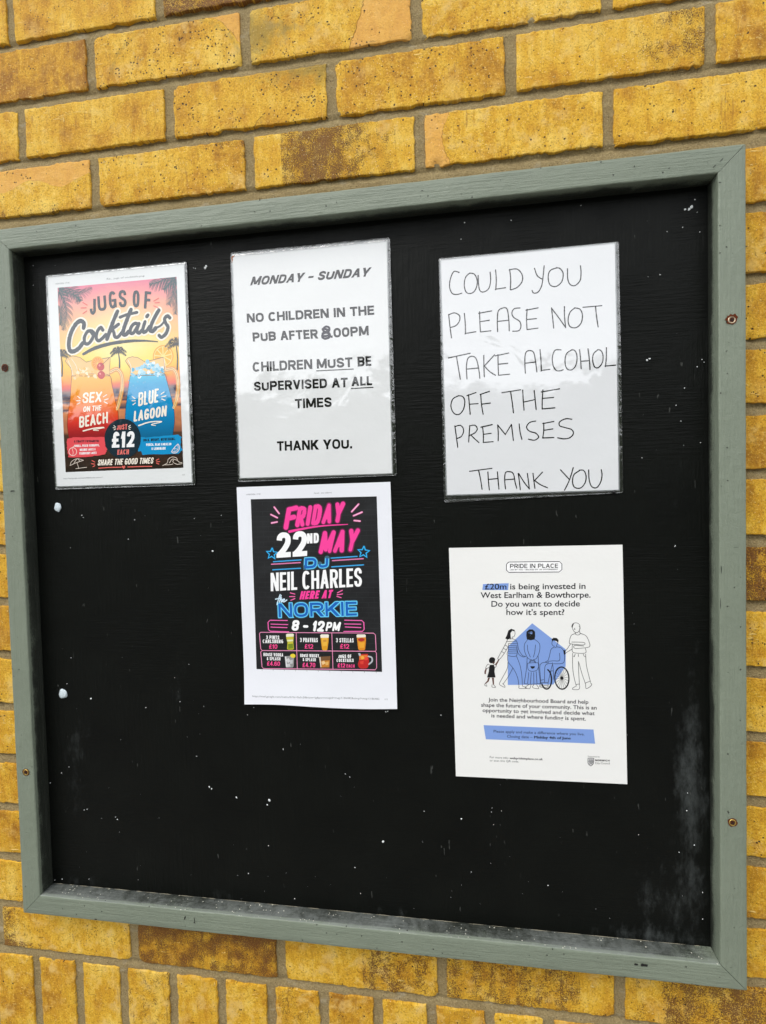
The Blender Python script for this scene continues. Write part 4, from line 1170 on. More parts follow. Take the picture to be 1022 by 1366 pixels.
# ================================================================= handwritten notice (laminated)
def w3(u, v): return 0.9 + 0.6 * noise.noise(Vector((u / 70, v / 70, 12.2))) + 0.7 * math.sin(v / 297 * math.pi)
s3 = Sheet('handwritten_notice', 0.24414, 0.25162, 0.00565, w3, M_PRINT_FILM, 'laminated white notice handwritten in black pen asking not to take alcohol off the premises', 'notice', 'e8eaec')
s3.film([(-1.2, 298.9), (213.2, 297.9), (213.8, -2.6), (-2.4, -8.6)])
I = s3.ink(1)
HAND = [
 [(23.7,278.7),(17.2,280.3),(12.6,271.1),(11.6,261.3),(14.6,253.6),(20.4,251.8),(26.4,252.8)], [(36.7,276.7),(31.5,271.8),(29.7,262.1),(32.2,253.3),(38.4,251.7),(43.5,256.0),(45.8,265.6),(42.9,274.4),(36.7,276.7)],
 [(47.0,272.8),(47.4,260.5),(49.2,253.5),(53.9,252.1),(59.6,255.8),(62.1,265.3),(61.7,275.6)], [(68.4,277.8),(69.0,265.9),(68.2,254.5),(68.7,254.2),(79.9,254.9)], [(85.4,276.7),(86.3,265.5),(85.7,252.2)], [(84.9,276.3),(94.3,276.3),(100.1,269.0),(99.9,260.6),(93.7,253.9),(85.9,251.7)],
 [(115.1,275.3),(118.0,266.2),(123.3,261.6)], [(126.5,277.3),(125.1,265.5),(123.1,253.7),(118.7,246.2),(113.4,245.4),(111.6,248.7)], [(141.7,273.4),(133.4,270.7),(130.9,262.6),(133.0,253.5),(140.0,251.0),(146.7,256.3),(148.5,265.7),(145.2,271.9),(141.0,273.5)], [(153.8,271.1),(153.7,259.2),(156.4,251.9),(162.1,250.2),(168.0,255.6),(169.3,264.9),(168.8,273.2)],
 [(9.5,227.9),(10.7,212.8),(12.3,198.5)], [(9.4,227.4),(16.4,229.3),(22.6,225.6),(22.9,219.4),(18.4,213.5),(11.2,211.5)], [(28.9,227.6),(29.8,215.1),(29.7,203.0),(30.2,202.7),(42.5,203.8)], [(47.7,228.1),(47.8,215.0),(48.2,203.1)], [(46.6,226.2),(62.5,227.9)], [(47.8,215.7),(59.3,216.6)], [(48.2,203.1),(61.1,203.6)],
 [(69.2,201.8),(69.1,215.8),(70.4,226.7),(74.9,230.0),(81.0,229.0),(83.0,214.7),(83.2,201.8)], [(70.0,214.5),(82.8,214.8)], [(96.7,228.7),(89.9,228.3),(86.9,223.7),(88.7,218.0),(95.8,212.5),(97.3,206.3),(94.8,201.2),(87.5,201.0)], [(105.1,226.4),(104.3,214.3),(104.5,202.2)], [(103.8,225.3),(118.2,227.0)], [(104.3,213.8),(116.0,214.1)], [(104.5,201.7),(117.6,202.4)],
 [(136.1,201.0),(135.2,213.1),(134.1,225.7)], [(134.1,225.2),(142.7,212.5),(150.2,200.5)], [(150.2,200.5),(149.1,214.4),(149.3,225.9)], [(161.6,223.4),(155.7,218.7),(153.2,209.3),(155.3,201.5),(162.3,199.6),(168.2,204.6),(170.0,214.0),(167.3,221.3),(160.9,223.5)], [(170.8,223.4),(192.6,223.5)], [(185.3,222.9),(186.2,211.5),(187.8,198.4)],
 [(7.7,173.7),(34.9,177.7)], [(17.9,174.3),(20.0,159.7),(21.9,146.2)], [(30.2,145.8),(29.9,161.6),(32.3,171.9),(38.6,173.5),(42.9,168.3),(45.5,153.2),(46.0,145.7)], [(30.1,158.3),(44.7,158.7)], [(51.6,173.9),(51.4,160.3),(51.6,147.3)], [(64.7,173.8),(52.0,160.7)], [(52.0,160.7),(58.0,153.7),(65.3,148.3)], [(68.9,173.5),(68.8,161.7),(69.0,148.1)], [(65.4,172.3),(81.9,174.7)], [(68.8,161.7),(80.4,162.2)], [(69.0,148.1),(82.5,148.6)],
 [(101.4,148.5),(101.1,164.6),(102.6,173.8),(107.4,175.9),(112.1,172.5),(114.2,158.9),(115.2,149.1)], [(101.5,160.9),(114.3,161.4)], [(119.4,176.1),(120.3,163.4),(120.5,151.0),(121.0,150.7),(130.7,151.4)], [(144.2,174.0),(137.2,174.0),(133.9,166.2),(134.4,156.5),(137.8,149.8),(142.5,148.8),(146.1,149.8)], [(157.1,173.2),(150.5,168.8),(148.6,159.3),(150.8,150.7),(156.6,149.2),(161.4,154.9),(162.7,164.4),(160.6,171.7),(156.6,173.2)],
 [(165.9,172.6),(166.8,160.5),(167.3,149.7)], [(167.3,158.6),(176.5,158.7)], [(175.6,173.1),(177.0,159.9),(177.5,147.9)], [(187.1,171.2),(182.0,166.7),(180.7,159.7),(182.6,151.2),(187.2,149.7),(191.8,155.4),(192.7,163.7),(190.5,169.8),(186.6,171.2)], [(196.7,172.9),(196.5,161.1),(195.6,151.4),(196.1,151.1),(207.2,151.4)],
 [(19.4,125.7),(12.2,122.3),(9.3,113.6),(12.4,104.6),(18.7,102.3),(24.5,107.8),(26.8,117.8),(24.5,124.2),(18.9,125.8)], [(31.6,126.4),(32.3,113.8),(33.1,101.7)], [(29.6,125.2),(41.0,128.4)], [(32.3,114.3),(43.1,114.5)], [(46.7,125.6),(47.3,113.1),(49.0,101.0)], [(45.9,125.7),(57.3,128.9)], [(47.3,113.6),(58.1,114.3)],
 [(72.6,126.3),(95.4,128.6)], [(83.1,127.0),(84.8,113.9),(86.1,100.7)], [(97.8,128.0),(98.2,115.7),(98.9,103.3)], [(98.1,113.2),(112.0,115.5)], [(111.5,126.8),(112.5,115.0),(113.4,103.2)], [(121.9,126.8),(120.9,114.6),(120.6,103.6)], [(120.1,124.4),(141.6,127.0)], [(121.6,116.5),(134.3,116.9)], [(120.6,103.6),(135.6,104.2)],
 [(13.6,88.0),(15.2,74.0),(16.6,61.2)], [(13.6,87.3),(20.8,88.5),(24.4,82.5),(21.7,75.0),(15.2,72.0)], [(32.2,87.8),(31.1,76.0),(30.3,67.1)], [(32.2,87.3),(38.5,87.8),(41.4,83.2),(38.3,78.3),(31.8,75.5)], [(33.1,75.9),(38.0,70.7),(42.9,66.0)], [(48.0,85.5),(48.7,75.4),(48.5,65.8)], [(46.0,85.0),(59.8,87.5)], [(48.8,75.9),(58.3,76.8)], [(48.5,65.8),(60.5,66.2)],
 [(66.7,67.2),(67.0,77.2),(66.5,86.8)], [(66.5,86.8),(75.6,74.5)], [(75.6,74.5),(83.3,86.6)], [(83.3,86.6),(84.3,76.6),(85.2,66.6)], [(92.6,86.8),(93.6,76.3),(95.5,67.6)], [(112.6,89.2),(105.3,87.8),(101.5,82.2),(105.0,77.1),(112.2,74.4),(115.7,69.4),(110.8,65.8),(103.6,67.3)], [(122.1,86.4),(121.9,76.5),(120.5,68.0)], [(120.9,85.7),(134.1,87.6)], [(121.9,77.3),(132.7,78.6)], [(120.5,68.0),(133.7,68.0)], [(155.4,89.2),(148.4,90.2),(141.2,86.9),(141.1,82.0),(148.1,79.3),(155.1,76.6),(156.9,71.6),(152.6,66.9),(145.5,65.9),(138.4,67.4)],
 [(30.5,30.3),(58.3,33.0)], [(41.9,30.8),(44.1,18.6),(45.5,7.1)], [(53.2,28.6),(53.6,17.2),(54.5,6.2)], [(54.2,19.2),(65.4,20.0)], [(64.9,28.3),(65.6,16.9),(66.3,6.8)], [(74.3,6.7),(73.6,18.1),(74.8,26.9),(79.3,28.0),(84.2,25.4),(86.3,14.1),(88.1,7.0)], [(74.6,18.1),(85.2,18.6)], [(92.3,5.2),(91.3,16.5),(90.3,25.3)], [(90.8,25.3),(97.4,13.9),(103.3,5.8)], [(103.3,5.8),(102.3,16.3),(101.3,25.1)], [(108.1,24.9),(108.9,16.2),(110.1,6.2)], [(119.5,26.0),(108.9,15.0)], [(109.6,16.2),(116.8,10.6),(125.1,6.5)],
 [(141.1,28.0),(147.4,20.5),(151.5,15.5)], [(156.1,30.1),(151.5,15.5),(145.3,2.8)], [(163.5,26.3),(156.8,21.5),(155.0,13.0),(157.2,6.1),(164.3,5.0),(169.8,11.5),(170.9,20.0),(168.2,26.2),(163.1,26.8)], [(174.1,26.8),(174.5,15.1),(177.2,6.5),(183.0,4.7),(187.7,11.2),(189.5,19.7),(188.7,26.5)]]
for k, pts in enumerate(HAND):
    if k == len(HAND) - 17:
        I.build('handwriting', s3.root); I = s3.ink(1)
    I.stroke(pts, 1.35, (12, 11, 14), wob=.25)
I.build('closing_handwriting', s3.root)

def drawing_pin(pt):
    bm = bmesh.new()
    prof = [(0.0, -0.0032), (0.0012, -0.0030), (0.0019, -0.0024), (0.0021, -0.0016), (0.0016, -0.0008), (0.0006, -0.0004), (0.0004, 0.004), (0.0, 0.0046)]
    N = 20; prev = None
    for r, y in prof:
        ring = [bm.verts.new((r * math.cos(2 * math.pi * i / N), y, r * math.sin(2 * math.pi * i / N))) for i in range(N)] if r > 0 else [bm.verts.new((0, y, 0))]
        if prev:
            for i in range(N):
                a, b = prev[i % len(prev)], prev[(i + 1) % len(prev)]
                c, d_ = ring[(i + 1) % len(ring)], ring[i % len(ring)]
                f = []
                for v in (a, b, c, d_):
                    if v not in f: f.append(v)
                bm.faces.new(f)
        prev = ring
    bmesh.ops.recalc_face_normals(bm, faces=bm.faces)
    o = from_bm('drawing_pin', bm, M_PIN, None, True)
    o.location = (pt[0], FD - 0.0018, pt[1])
    tag(o, 'small black pin in the bottom corner of the handwritten notice', 'drawing pin')
drawing_pin([(0.3429,0.1026)][0])

# ================================================================= neon event poster (plain paper)
def w4(u, v):
    e = max(0, (60 - v) / 60)
    return 1.3 + 0.7 * math.sin(u / 210 * 5.2 + 0.6) * (0.25 + 1.6 * e) + 2.6 * e * e + 0.5 * noise.noise(Vector((u / 60, v / 60, 4))) + 1.2 * max(0, (v - 270) / 27) * math.sin(u / 210 * 3.1)
def edge4(u, v):
    b = max(0, 1 - v / 30)
    return (u, v + b * (1.6 * math.sin(u / 210 * 6.0 + 0.4)))
s4 = Sheet('event_poster', -0.03494, -0.02666, 0.00661, w4, M_PRINT_PLAIN, 'unlaminated poster with pink and blue neon lettering for a Friday night DJ', 'poster', 'f0f2f8', edge4)
PIC4 = [(19.6,280.2),(191.5,278.8),(191.2,48.2),(18.3,48.9)]
DARK = (30, 31, 33)
I = s4.ink(1)
def brick_dark(x, y):
    return ink(mixc((18, 19, 21), (32, 34, 36), 0.5 + 0.8 * noise.noise(Vector((x / 22, y / 14, 3)))))
I.poly(PIC4, brick_dark)
for k in range(34):                                           # faint courses of the printed dark brick backdrop
    t = (k + .5) / 34
    a = tuple(p + (q - p) * t for p, q in zip(PIC4[0], PIC4[3])); b = tuple(p + (q - p) * t for p, q in zip(PIC4[1], PIC4[2]))
    I.stroke([a, b], 0.35, (46, 48, 50), smooth=False, dh=.008)
    for q in range(11):
        u = (q + (.5 if k % 2 else 0.02)) / 11
        if u < 1:
            x, y = a[0] + (b[0] - a[0]) * u, a[1] + (b[1] - a[1]) * u
            I.stroke([(x, y), (x + .1, y - 5.2)], 0.3, (44, 46, 48), smooth=False, dh=.008)
art4 = I.build('poster_picture', s4.root)
PINK, PINKL, BLUE, BLUEL = (255, 66, 160), (255, 150, 200), (14, 100, 190), (110, 214, 255)
I = s4.ink(2)
G4 = (128, 26, 84)
def neon(body, pts, col, glow, t, grow=1.0, gap=.6, rnd=True, wob=0.0):
    I.caps(body, pts[0], pts[1], pts[2], mixc((24, 25, 27), glow, .42), t, gap=gap, dh=-.055, rnd=True, grow=grow + .9)
    I.caps(body, pts[0], pts[1], pts[2], glow, t, gap=gap, dh=-.02, rnd=rnd, grow=grow, wob=wob)
    I.caps(body, pts[0], pts[1], pts[2], col, t, gap=gap, dh=.025, rnd=rnd, wob=wob)
neon('F', [(63.6,237.4),(80.0,240.6),(70.1,267.3)], PINK, G4, 6.2, .9, wob=.25)
neon('RIDAY', [(80.0,241.1),(144.1,246.1),(85.6,268.3)], PINK, G4, 5.4, .9, .35, wob=.25)
I.stroke([(72.0,235.4),(93.4,239.2),(118.4,242.1),(151.8,243.3)], 3.2, PINK, taper=lambda t: 1.1 - .8 * t, dh=.02)
I.caps('22', *[(52.6,200.1),(95.1,202.2),(54.0,234.1)], WHITE, 7.4, gap=.35)
I.caps('ND', *[(95.6,218.9),(111.9,219.6),(96.1,232.3)], WHITE, 3.0, gap=.5)
neon('MAY', [(110.7,204.8),(160.7,207.7),(118.5,234.8)], PINK, G4, 5.4, .9, .35, wob=.25)
for pts in ([(52.2,268.6),(58.6,259.9)], [(47.2,258.9),(55.8,254.4)], [(47.7,247.5),(55.4,248.7)], [(167.2,269.3),(157.7,259.8)], [(171.5,258.8),(160.1,254.4)], [(168.5,247.2),(160.7,248.1)]):
    I.stroke(pts, 3.0, (140, 40, 96), smooth=False, dh=-.01); I.stroke(pts, 1.9, (255, 176, 214), smooth=False, dh=.02)
def star(c, R):
    return [(c[0] + (R if i % 2 == 0 else R * .45) * math.sin(math.pi * i / 5 + .1), c[1] + (R if i % 2 == 0 else R * .45) * math.cos(math.pi * i / 5 + .1)) for i in range(10)]
for c in [(46.4,206.2),(171.8,206.5)]:
    I.stroke(star(c, 8.0), 2.6, (16, 70, 110), smooth=False, dh=-.01, closed=True); I.stroke(star(c, 8.0), 1.4, (50, 184, 245), smooth=False, dh=.02, closed=True)
for pts, c in (([(48.2,195.3),(86.7,197.3)], 0), ([(45.3,191.9),(85.3,193.7)], 1), ([(46.8,184.4),(85.5,186.1)], 0), ([(127.7,199.1),(162.9,200.9)], 0), ([(129.4,195.7),(171.1,197.8)], 1), ([(128.3,187.5),(171.2,189.7)], 0)):
    I.stroke(pts, 1.5, (232, 130, 178) if c else (60, 170, 232), smooth=False)
neon('DJ', [(90.9,185.5),(123.0,186.9),(92.1,199.4)], BLUE, BLUEL, 3.3, 1.1, .8, rnd=False)
I.caps('NEIL CHARLES', *[(42.8,155.4),(168.1,161.2),(43.5,180.2)], WHITE, 3.7, gap=.42)
I.caps('HERE AT', *[(82.3,144.1),(126.2,146.0),(85.5,155.2)], PINK, 2.7, gap=.4)
for pts in ([(70.0,153.1),(76.3,151.4)], [(68.9,148.1),(76.2,148.1)], [(70.5,143.2),(76.1,145.3)], [(141.6,156.3),(134.8,152.9)], [(141.8,151.5),(134.4,150.3)], [(139.5,146.5),(133.9,148.2)]):
    I.stroke(pts, 1.2, (255, 110, 180), smooth=False)
for pts in ([(55.8,150.8),(53.3,144.9),(50.8,137.1)], [(48.9,144.6),(57.4,146.3)], [(57.2,149.8),(54.2,140.6)], [(54.6,141.8),(56.9,144.6),(58.0,143.9),(56.8,140.8),(59.0,141.8)], [(59.0,142.3),(61.6,143.6),(61.0,144.9),(59.1,143.5),(59.0,141.5),(61.2,141.1),(64.9,143.6)]):
    I.stroke(pts, 1.4, (214, 240, 255))
neon('NORKIE', [(52.6,120.0),(160.1,122.6),(52.5,138.7)], BLUE, BLUEL, 3.2, 1.15, .9, rnd=False)
I.caps('8 - 12', *[(69.3,102.1),(114.1,100.8),(72.4,116.5)], WHITE, 3.5, gap=.3, rnd=True)
I.caps('PM', *[(116.4,101.6),(135.5,101.8),(119.5,113.9)], WHITE, 2.7, gap=.5, rnd=True)
for pts in ([(64.5,115.7),(40.0,115.9),(37.1,113.1),(37.3,103.3),(40.1,100.9),(65.8,100.4)], [(41.1,110.7),(64.9,110.2)], [(40.9,106.6),(63.7,106.0)], [(143.2,116.4),(166.3,116.1),(169.0,113.4),(169.1,104.4),(166.7,101.7),(141.7,101.4)], [(143.0,111.4),(164.9,111.2)], [(143.8,107.4),(164.7,106.7)]):
    I.stroke(pts, 1.1, (255, 110, 190), smooth=False)
I.build('headline_lettering', s4.root)
I = s4.ink(2)
PK2 = (240, 150, 190)
for pts in ([(26.0,99.4),(181.4,99.5),(183.9,97.4),(184.3,77.2),(183.1,75.4),(27.6,74.5),(25.4,76.7),(24.3,97.5)], [(27.6,74.5),(183.1,75.4),(184.5,73.0),(184.2,53.7),(182.3,50.8),(28.5,49.9),(26.3,52.4),(25.2,72.6)]):
    I.stroke(pts, .9, PK2, smooth=False, closed=True)
for pts in ([(76.1,99.1),(75.8,49.8)], [(125.3,99.0),(125.1,50.2)]): I.stroke(pts, .9, PK2, smooth=False)
PR = (255, 80, 150)
for body, pts, c, sz in (('3 PINTS', [(33.4,90.2),(52.2,90.1),(33.6,95.2)], 0, 1), ('CARLSBERG', [(28.5,84.7),(57.4,84.8),(28.7,89.6)], 0, 1), ('£10', [(37.1,77.2),(48.8,77.1),(37.6,83.2)], 1, 1),
        ('3 PRAVHAS', [(81.0,86.6),(105.6,86.6),(81.2,92.4)], 0, 1), ('£12', [(87.0,77.9),(98.8,77.7),(87.4,84.0)], 1, 1), ('3 STELLAS', [(130.5,86.8),(154.5,86.8),(130.7,92.5)], 0, 1), ('£12', [(135.8,78.5),(148.1,78.4),(136.0,84.7)], 1, 1),
        ('HOUSE VODKA', [(28.8,66.9),(56.7,66.6),(29.0,71.5)], 0, 0), ('& SPLASH', [(33.5,61.3),(52.6,61.2),(33.7,65.8)], 0, 0), ('£4.60', [(33.4,54.1),(51.7,53.9),(33.8,59.9)], 1, 1),
        ('HOUSE WHISKY', [(80.4,66.2),(106.5,66.1),(80.5,70.6)], 0, 0), ('& SPLASH', [(83.8,60.7),(101.9,60.7),(83.9,65.1)], 0, 0), ('£4.70', [(83.1,52.6),(100.8,52.6),(83.5,58.7)], 1, 1),
        ('JUGS OF', [(132.9,65.7),(150.6,65.9),(133.0,70.5)], 0, 1), ('COCKTAILS', [(130.4,60.4),(153.6,60.7),(130.6,64.9)], 0, 1), ('£12', [(131.5,53.1),(141.8,53.1),(131.7,58.7)], 1, 1), ('EACH', [(143.6,53.2),(154.5,53.2),(143.8,57.5)], 1, 0)):
    I.caps(body, pts[0], pts[1], pts[2], PR if c else (244, 244, 244), 1.08 if sz else .9, gap=.5)
I.build('price_table', s4.root)
def grad_v(stops, y0, y1):
    def f(x, y):
        t = (y - y1) / (y0 - y1)                              # 0 at the bottom, 1 at the top
        t = max(0, min(1, t))
        for (a, ca), (b, cb) in zip(stops, stops[1:]):
            if t <= b: return ink(mixc(ca, cb, (t - a) / (b - a)))
        return ink(stops[-1][1])
    return f
def drink(polys, label):
    I = s4.ink(2)
    for k, (pts, c) in enumerate(polys):
        if isinstance(c, tuple) and c and c[0] == 's': I.stroke(pts, c[1], c[2], dh=.02 * k + .02)
        else: I.poly(pts, c, .02 * k)
    tag(I.build('drink_picture', art4), label)
drink([([(61.8,96.7),(72.8,97.2),(72.4,91.3),(71.6,85.8),(72.2,77.1),(70.2,76.0),(63.8,75.8),(62.5,77.3),(63.5,85.6),(62.0,91.2)], (176, 176, 40)), ([(62.6,93.6),(71.9,94.1),(71.2,86.7),(71.5,79.3),(63.9,78.4),(63.8,85.6)], (206, 196, 60)), ([(64.2,83.8),(70.9,84.5),(71.1,78.2),(64.3,77.3)], (120, 140, 30)), ([(61.8,96.7),(63.8,97.8),(71.1,98.1),(72.8,97.2),(72.5,94.1),(62.0,93.4)], (240, 240, 214)), ([(63.0,89.5),(71.3,90.0),(71.3,87.8),(63.3,87.1)], (230, 236, 190))], 'pint of pale green-tinted lager')
drink([([(109.5,96.4),(121.1,96.7),(120.3,87.4),(118.4,76.8),(116.9,75.7),(112.7,75.6),(111.2,76.7),(110.1,87.3)], (226, 160, 36)), ([(111.1,92.8),(119.4,93.1),(118.2,81.9),(112.2,81.4)], (240, 186, 66)), ([(109.3,96.0),(110.9,97.3),(120.0,97.4),(121.2,96.4),(120.7,92.9),(109.8,92.6)], (246, 240, 222)), ([(113.1,90.0),(117.8,90.3),(117.5,87.4),(113.2,87.1)], (214, 150, 60))], 'tall pint of golden lager')
drink([([(158.8,96.7),(170.8,96.8),(171.1,89.6),(169.6,78.0),(168.1,76.5),(162.1,76.4),(160.3,77.9),(159.3,89.4)], (226, 140, 30)), ([(160.7,87.1),(169.2,87.4),(168.2,80.0),(162.3,79.5)], (240, 170, 50)), ([(158.6,96.5),(160.1,97.6),(169.6,97.7),(171.0,96.7),(170.9,94.0),(158.9,93.4)], (246, 240, 222)), ([(160.5,91.6),(165.0,93.1),(169.4,91.9),(169.3,89.6),(164.8,88.1),(160.8,89.3)], (176, 44, 40))], 'pint of amber lager with a red badge')
drink([([(58.6,67.0),(72.0,68.2),(70.8,53.4),(69.6,51.9),(60.9,51.3),(59.8,52.8)], (150, 150, 150)), ([(60.4,62.4),(64.3,64.7),(66.7,60.7),(63.1,57.7)], (214, 214, 214)), ([(65.5,61.6),(70.0,62.6),(69.6,57.4),(66.1,56.6)], (196, 198, 200)), ([(61.1,56.5),(65.4,57.4),(66.7,53.3),(61.9,52.5)], (206, 206, 206)), ([(59.2,66.5),(61.1,66.7),(61.7,52.5),(60.5,52.4)], (232, 232, 232)), ([(66.2,67.7),(67.8,70.0),(70.9,70.8),(73.6,69.4),(73.9,66.8),(71.8,64.9),(68.8,65.2)], (238, 214, 60))], 'clear spirit over ice with a lemon wedge')
drink([([(106.3,67.0),(122.2,68.1),(120.7,53.0),(119.5,51.5),(108.7,51.1),(107.6,52.4)], (120, 84, 52)), ([(107.6,61.5),(120.9,62.4),(120.0,53.6),(108.8,52.8)], (206, 130, 40)), ([(109.5,60.1),(113.3,62.0),(115.1,58.4),(111.2,56.1)], (240, 206, 150)), ([(114.8,59.9),(119.5,60.9),(119.0,56.3),(115.3,55.5)], (230, 180, 100)), ([(106.7,66.7),(108.6,66.9),(109.2,53.1),(108.2,52.7)], (226, 220, 210))], 'short whisky glass with ice')
drink([([(161.0,71.3),(173.1,71.9),(174.0,65.6),(174.5,58.4),(172.1,53.4),(169.8,52.3),(163.1,52.1),(160.2,53.9),(159.1,58.0),(161.4,64.5)], (196, 36, 34)), ([(161.5,69.9),(172.3,70.5),(172.8,64.7),(161.3,63.7)], (232, 120, 50)), ([(162.8,68.1),(166.5,69.3),(168.3,66.0),(164.5,64.2)], (246, 180, 70)), ([(168.5,66.8),(172.2,67.9),(172.8,64.0),(169.1,63.2)], (240, 70, 60)), ([(162.0,61.7),(167.2,62.8),(166.7,58.0),(162.6,57.9)], (226, 66, 52)), ([(159.8,72.4),(162.8,72.8),(163.8,69.9),(161.5,68.8)], (190, 200, 206)), ([(173.7,68.7),(178.1,67.0),(178.3,62.1),(174.1,58.2)], ('s', 2.0, (186, 190, 196)))], 'red jug of cocktails with a glass handle')
I = s4.ink(1)
GREY = (120, 120, 124)
I.text('14/05/2026, 17:21', *[(13.7,285.8),(33.7,286.0),(13.8,287.6)], GREY)
I.build('date_text', s4.root)
I = s4.ink(1)
I.text('Gmail - (no subject)', *[(107.8,284.7),(131.6,285.0),(107.8,286.5)], GREY)
I.build('header_text', s4.root)
I = s4.ink(1)
URL4 = 'https://mail.google.com/mail/u/0/?ik=0a3c5f&view=lg&permmsgid=msg-f:186482&simpl=msg-f:186482'
I.text(URL4, *[(11.7,11.0),(186.7,11.3),(11.8,13.4)], GREY)
I.build('footer_text', s4.root)
I = s4.ink(1)
I.text('1/1', *[(193.9,11.1),(197.3,11.2),(194.0,13.3)], GREY)
I.build('page_number', s4.root)

# ================================================================= community investment poster (plain card, flat)
def w5(u, v): return 0.5 + 0.25 * noise.noise(Vector((u / 90, v / 90, 7)))
s5 = Sheet('community_poster', 0.24884, -0.11143, 0.00984, w5, M_PRINT_PLAIN, 'white community funding poster with a blue house and line drawing of five people', 'poster', 'f4f4f1')
NAVY = (24, 24, 34)
PB = (132, 164, 226)
I = s5.ink(2)
I.poly([(74.6,279.1),(135.5,278.8),(140.0,275.1),(139.7,266.7),(135.2,263.3),(74.0,263.5),(69.6,267.3),(69.9,275.5)], (255, 255, 255), -.03)
I.stroke([(74.2,277.9),(135.6,277.6),(138.5,274.6),(138.3,267.4),(134.9,264.5),(73.9,264.8),(71.0,267.8),(71.2,275.0)], .85, BLACK, smooth=False, closed=True)
I.caps('PRIDE IN PLACE', *[(75.6,270.1),(133.6,269.7),(75.8,275.4)], BLACK, .95, gap=.8)
I.caps('LED BY YOU - BACKED BY UK GOVERNMENT', *[(75.6,267.3),(133.5,267.1),(75.6,268.9)], (50, 50, 54), .32, gap=1.0)
I.build('logo_box', s5.root)
I = s5.ink(1)
I.poly([(41.6,250.2),(73.5,251.1),(72.5,242.4),(40.5,242.7)], PB)
for body, pts in (('£20m is being invested in', [(43.8,243.4),(165.8,243.3),(44.0,250.5)]), ('West Earlham & Bowthorpe.', [(38.0,232.5),(171.5,232.5),(38.3,239.6)]), ('Do you want to decide', [(51.2,221.4),(158.6,221.6),(51.5,228.5)]), ("how it's spent?", [(69.5,210.9),(139.9,210.9),(69.7,217.9)])):
    I.text(body, pts[0], pts[1], pts[2], NAVY, bold=.012, dh=.05)
I.build('heading_text', s5.root)
I = s5.ink(1)
for body, pts in (('Join the Neighbourhood Board and help', [(44.0,99.5),(166.2,99.6),(44.1,104.0)]), ('shape the future of your community. This is an', [(34.8,92.4),(175.8,92.6),(34.9,97.0)]), ('opportunity to get involved and decide what', [(36.4,85.5),(173.2,85.5),(36.6,90.1)]), ('is needed and where funding is spent.', [(47.3,78.9),(162.6,78.4),(47.5,83.5)])):
    I.text(body, pts[0], pts[1], pts[2], NAVY, bold=.014)
I.build('body_text', s5.root)
I = s5.ink(1)
I.text('For more info:', *[(43.9,25.7),(67.4,25.6),(43.9,28.4)], (50, 50, 56))
I.text('webprideinplace.co.uk', *[(68.6,25.6),(109.7,25.8),(68.7,28.3)], (30, 30, 36), bold=.006, xb=.1)
I.text('or scan this QR code.', *[(43.7,21.5),(80.1,21.6),(43.8,24.0)], (50, 50, 56))
I.build('contact_text', s5.root)
I = s5.ink(1)
I.poly([(37.2,68.4),(171.6,67.3),(173.1,49.5),(39.5,50.1)], PB)
I.text('Please apply and make a difference where you live.', *[(49.6,59.3),(160.6,59.5),(49.7,62.6)], NAVY, bold=.004, dh=.05)
I.text('Closing date –', *[(66.2,53.3),(97.6,53.4),(66.3,56.7)], NAVY, bold=.004, dh=.05)
I.text('Midday 4th of June', *[(99.6,53.5),(144.2,53.8),(99.7,56.8)], NAVY, xb=.22, dh=.05)
I.build('banner', s5.root)
I = s5.ink(1)
I.text('Supported by', *[(164.0,32.1),(178.1,32.3),(164.1,33.9)], (70, 70, 74))
I.caps('NORWICH', *[(172.6,27.4),(189.8,27.6),(172.6,29.6)], BLACK, .62, gap=.6)
I.text('City Council', *[(172.5,23.7),(189.8,24.0),(172.6,26.2)], BLACK)
I.poly([(164.2,30.6),(171.1,31.0),(170.8,25.3),(169.6,22.8),(167.4,21.0),(165.3,22.4),(164.0,24.9)], (236, 236, 236))
I.stroke([(164.2,30.6),(171.1,31.0),(170.8,25.3),(169.6,22.8),(167.4,21.0),(165.3,22.4),(164.0,24.9)], .7, (40, 40, 44), smooth=False, closed=True, dh=.02)
for pts in ([(165.3,29.1),(166.5,29.7),(166.4,27.5),(165.3,27.4)], [(167.2,29.2),(168.6,29.8),(168.5,27.4),(167.2,27.3)], [(169.4,29.7),(170.1,29.5),(170.1,27.5),(169.1,27.4)]): I.poly(pts, (60, 60, 64), .02)
for pts in ([(165.6,24.4),(166.8,26.1),(167.9,24.3),(169.1,26.2),(169.8,24.8)], [(165.9,23.0),(167.5,23.9),(169.0,23.2)], [(164.9,26.6),(170.3,26.9)]): I.stroke(pts, .7, (60, 60, 64), dh=.02)
I.build('council_crest', s5.root)
I = s5.ink(1)
I.poly([(101.0,200.3),(140.7,167.5),(140.1,146.3),(124.6,122.9),(68.9,121.2),(70.4,170.6)], PB)
house = I.build('illustration', s5.root)
LW = .55
def figure(fills, lines, label, lw=LW):
    I = s5.ink(2)
    for pts, c in fills: I.poly(pts, c)
    for pts in lines: I.stroke(pts, lw, BLACK, dh=.03)
    tag(I.build('drawn_figure', house), label)
SKIN = (98, 62, 50)
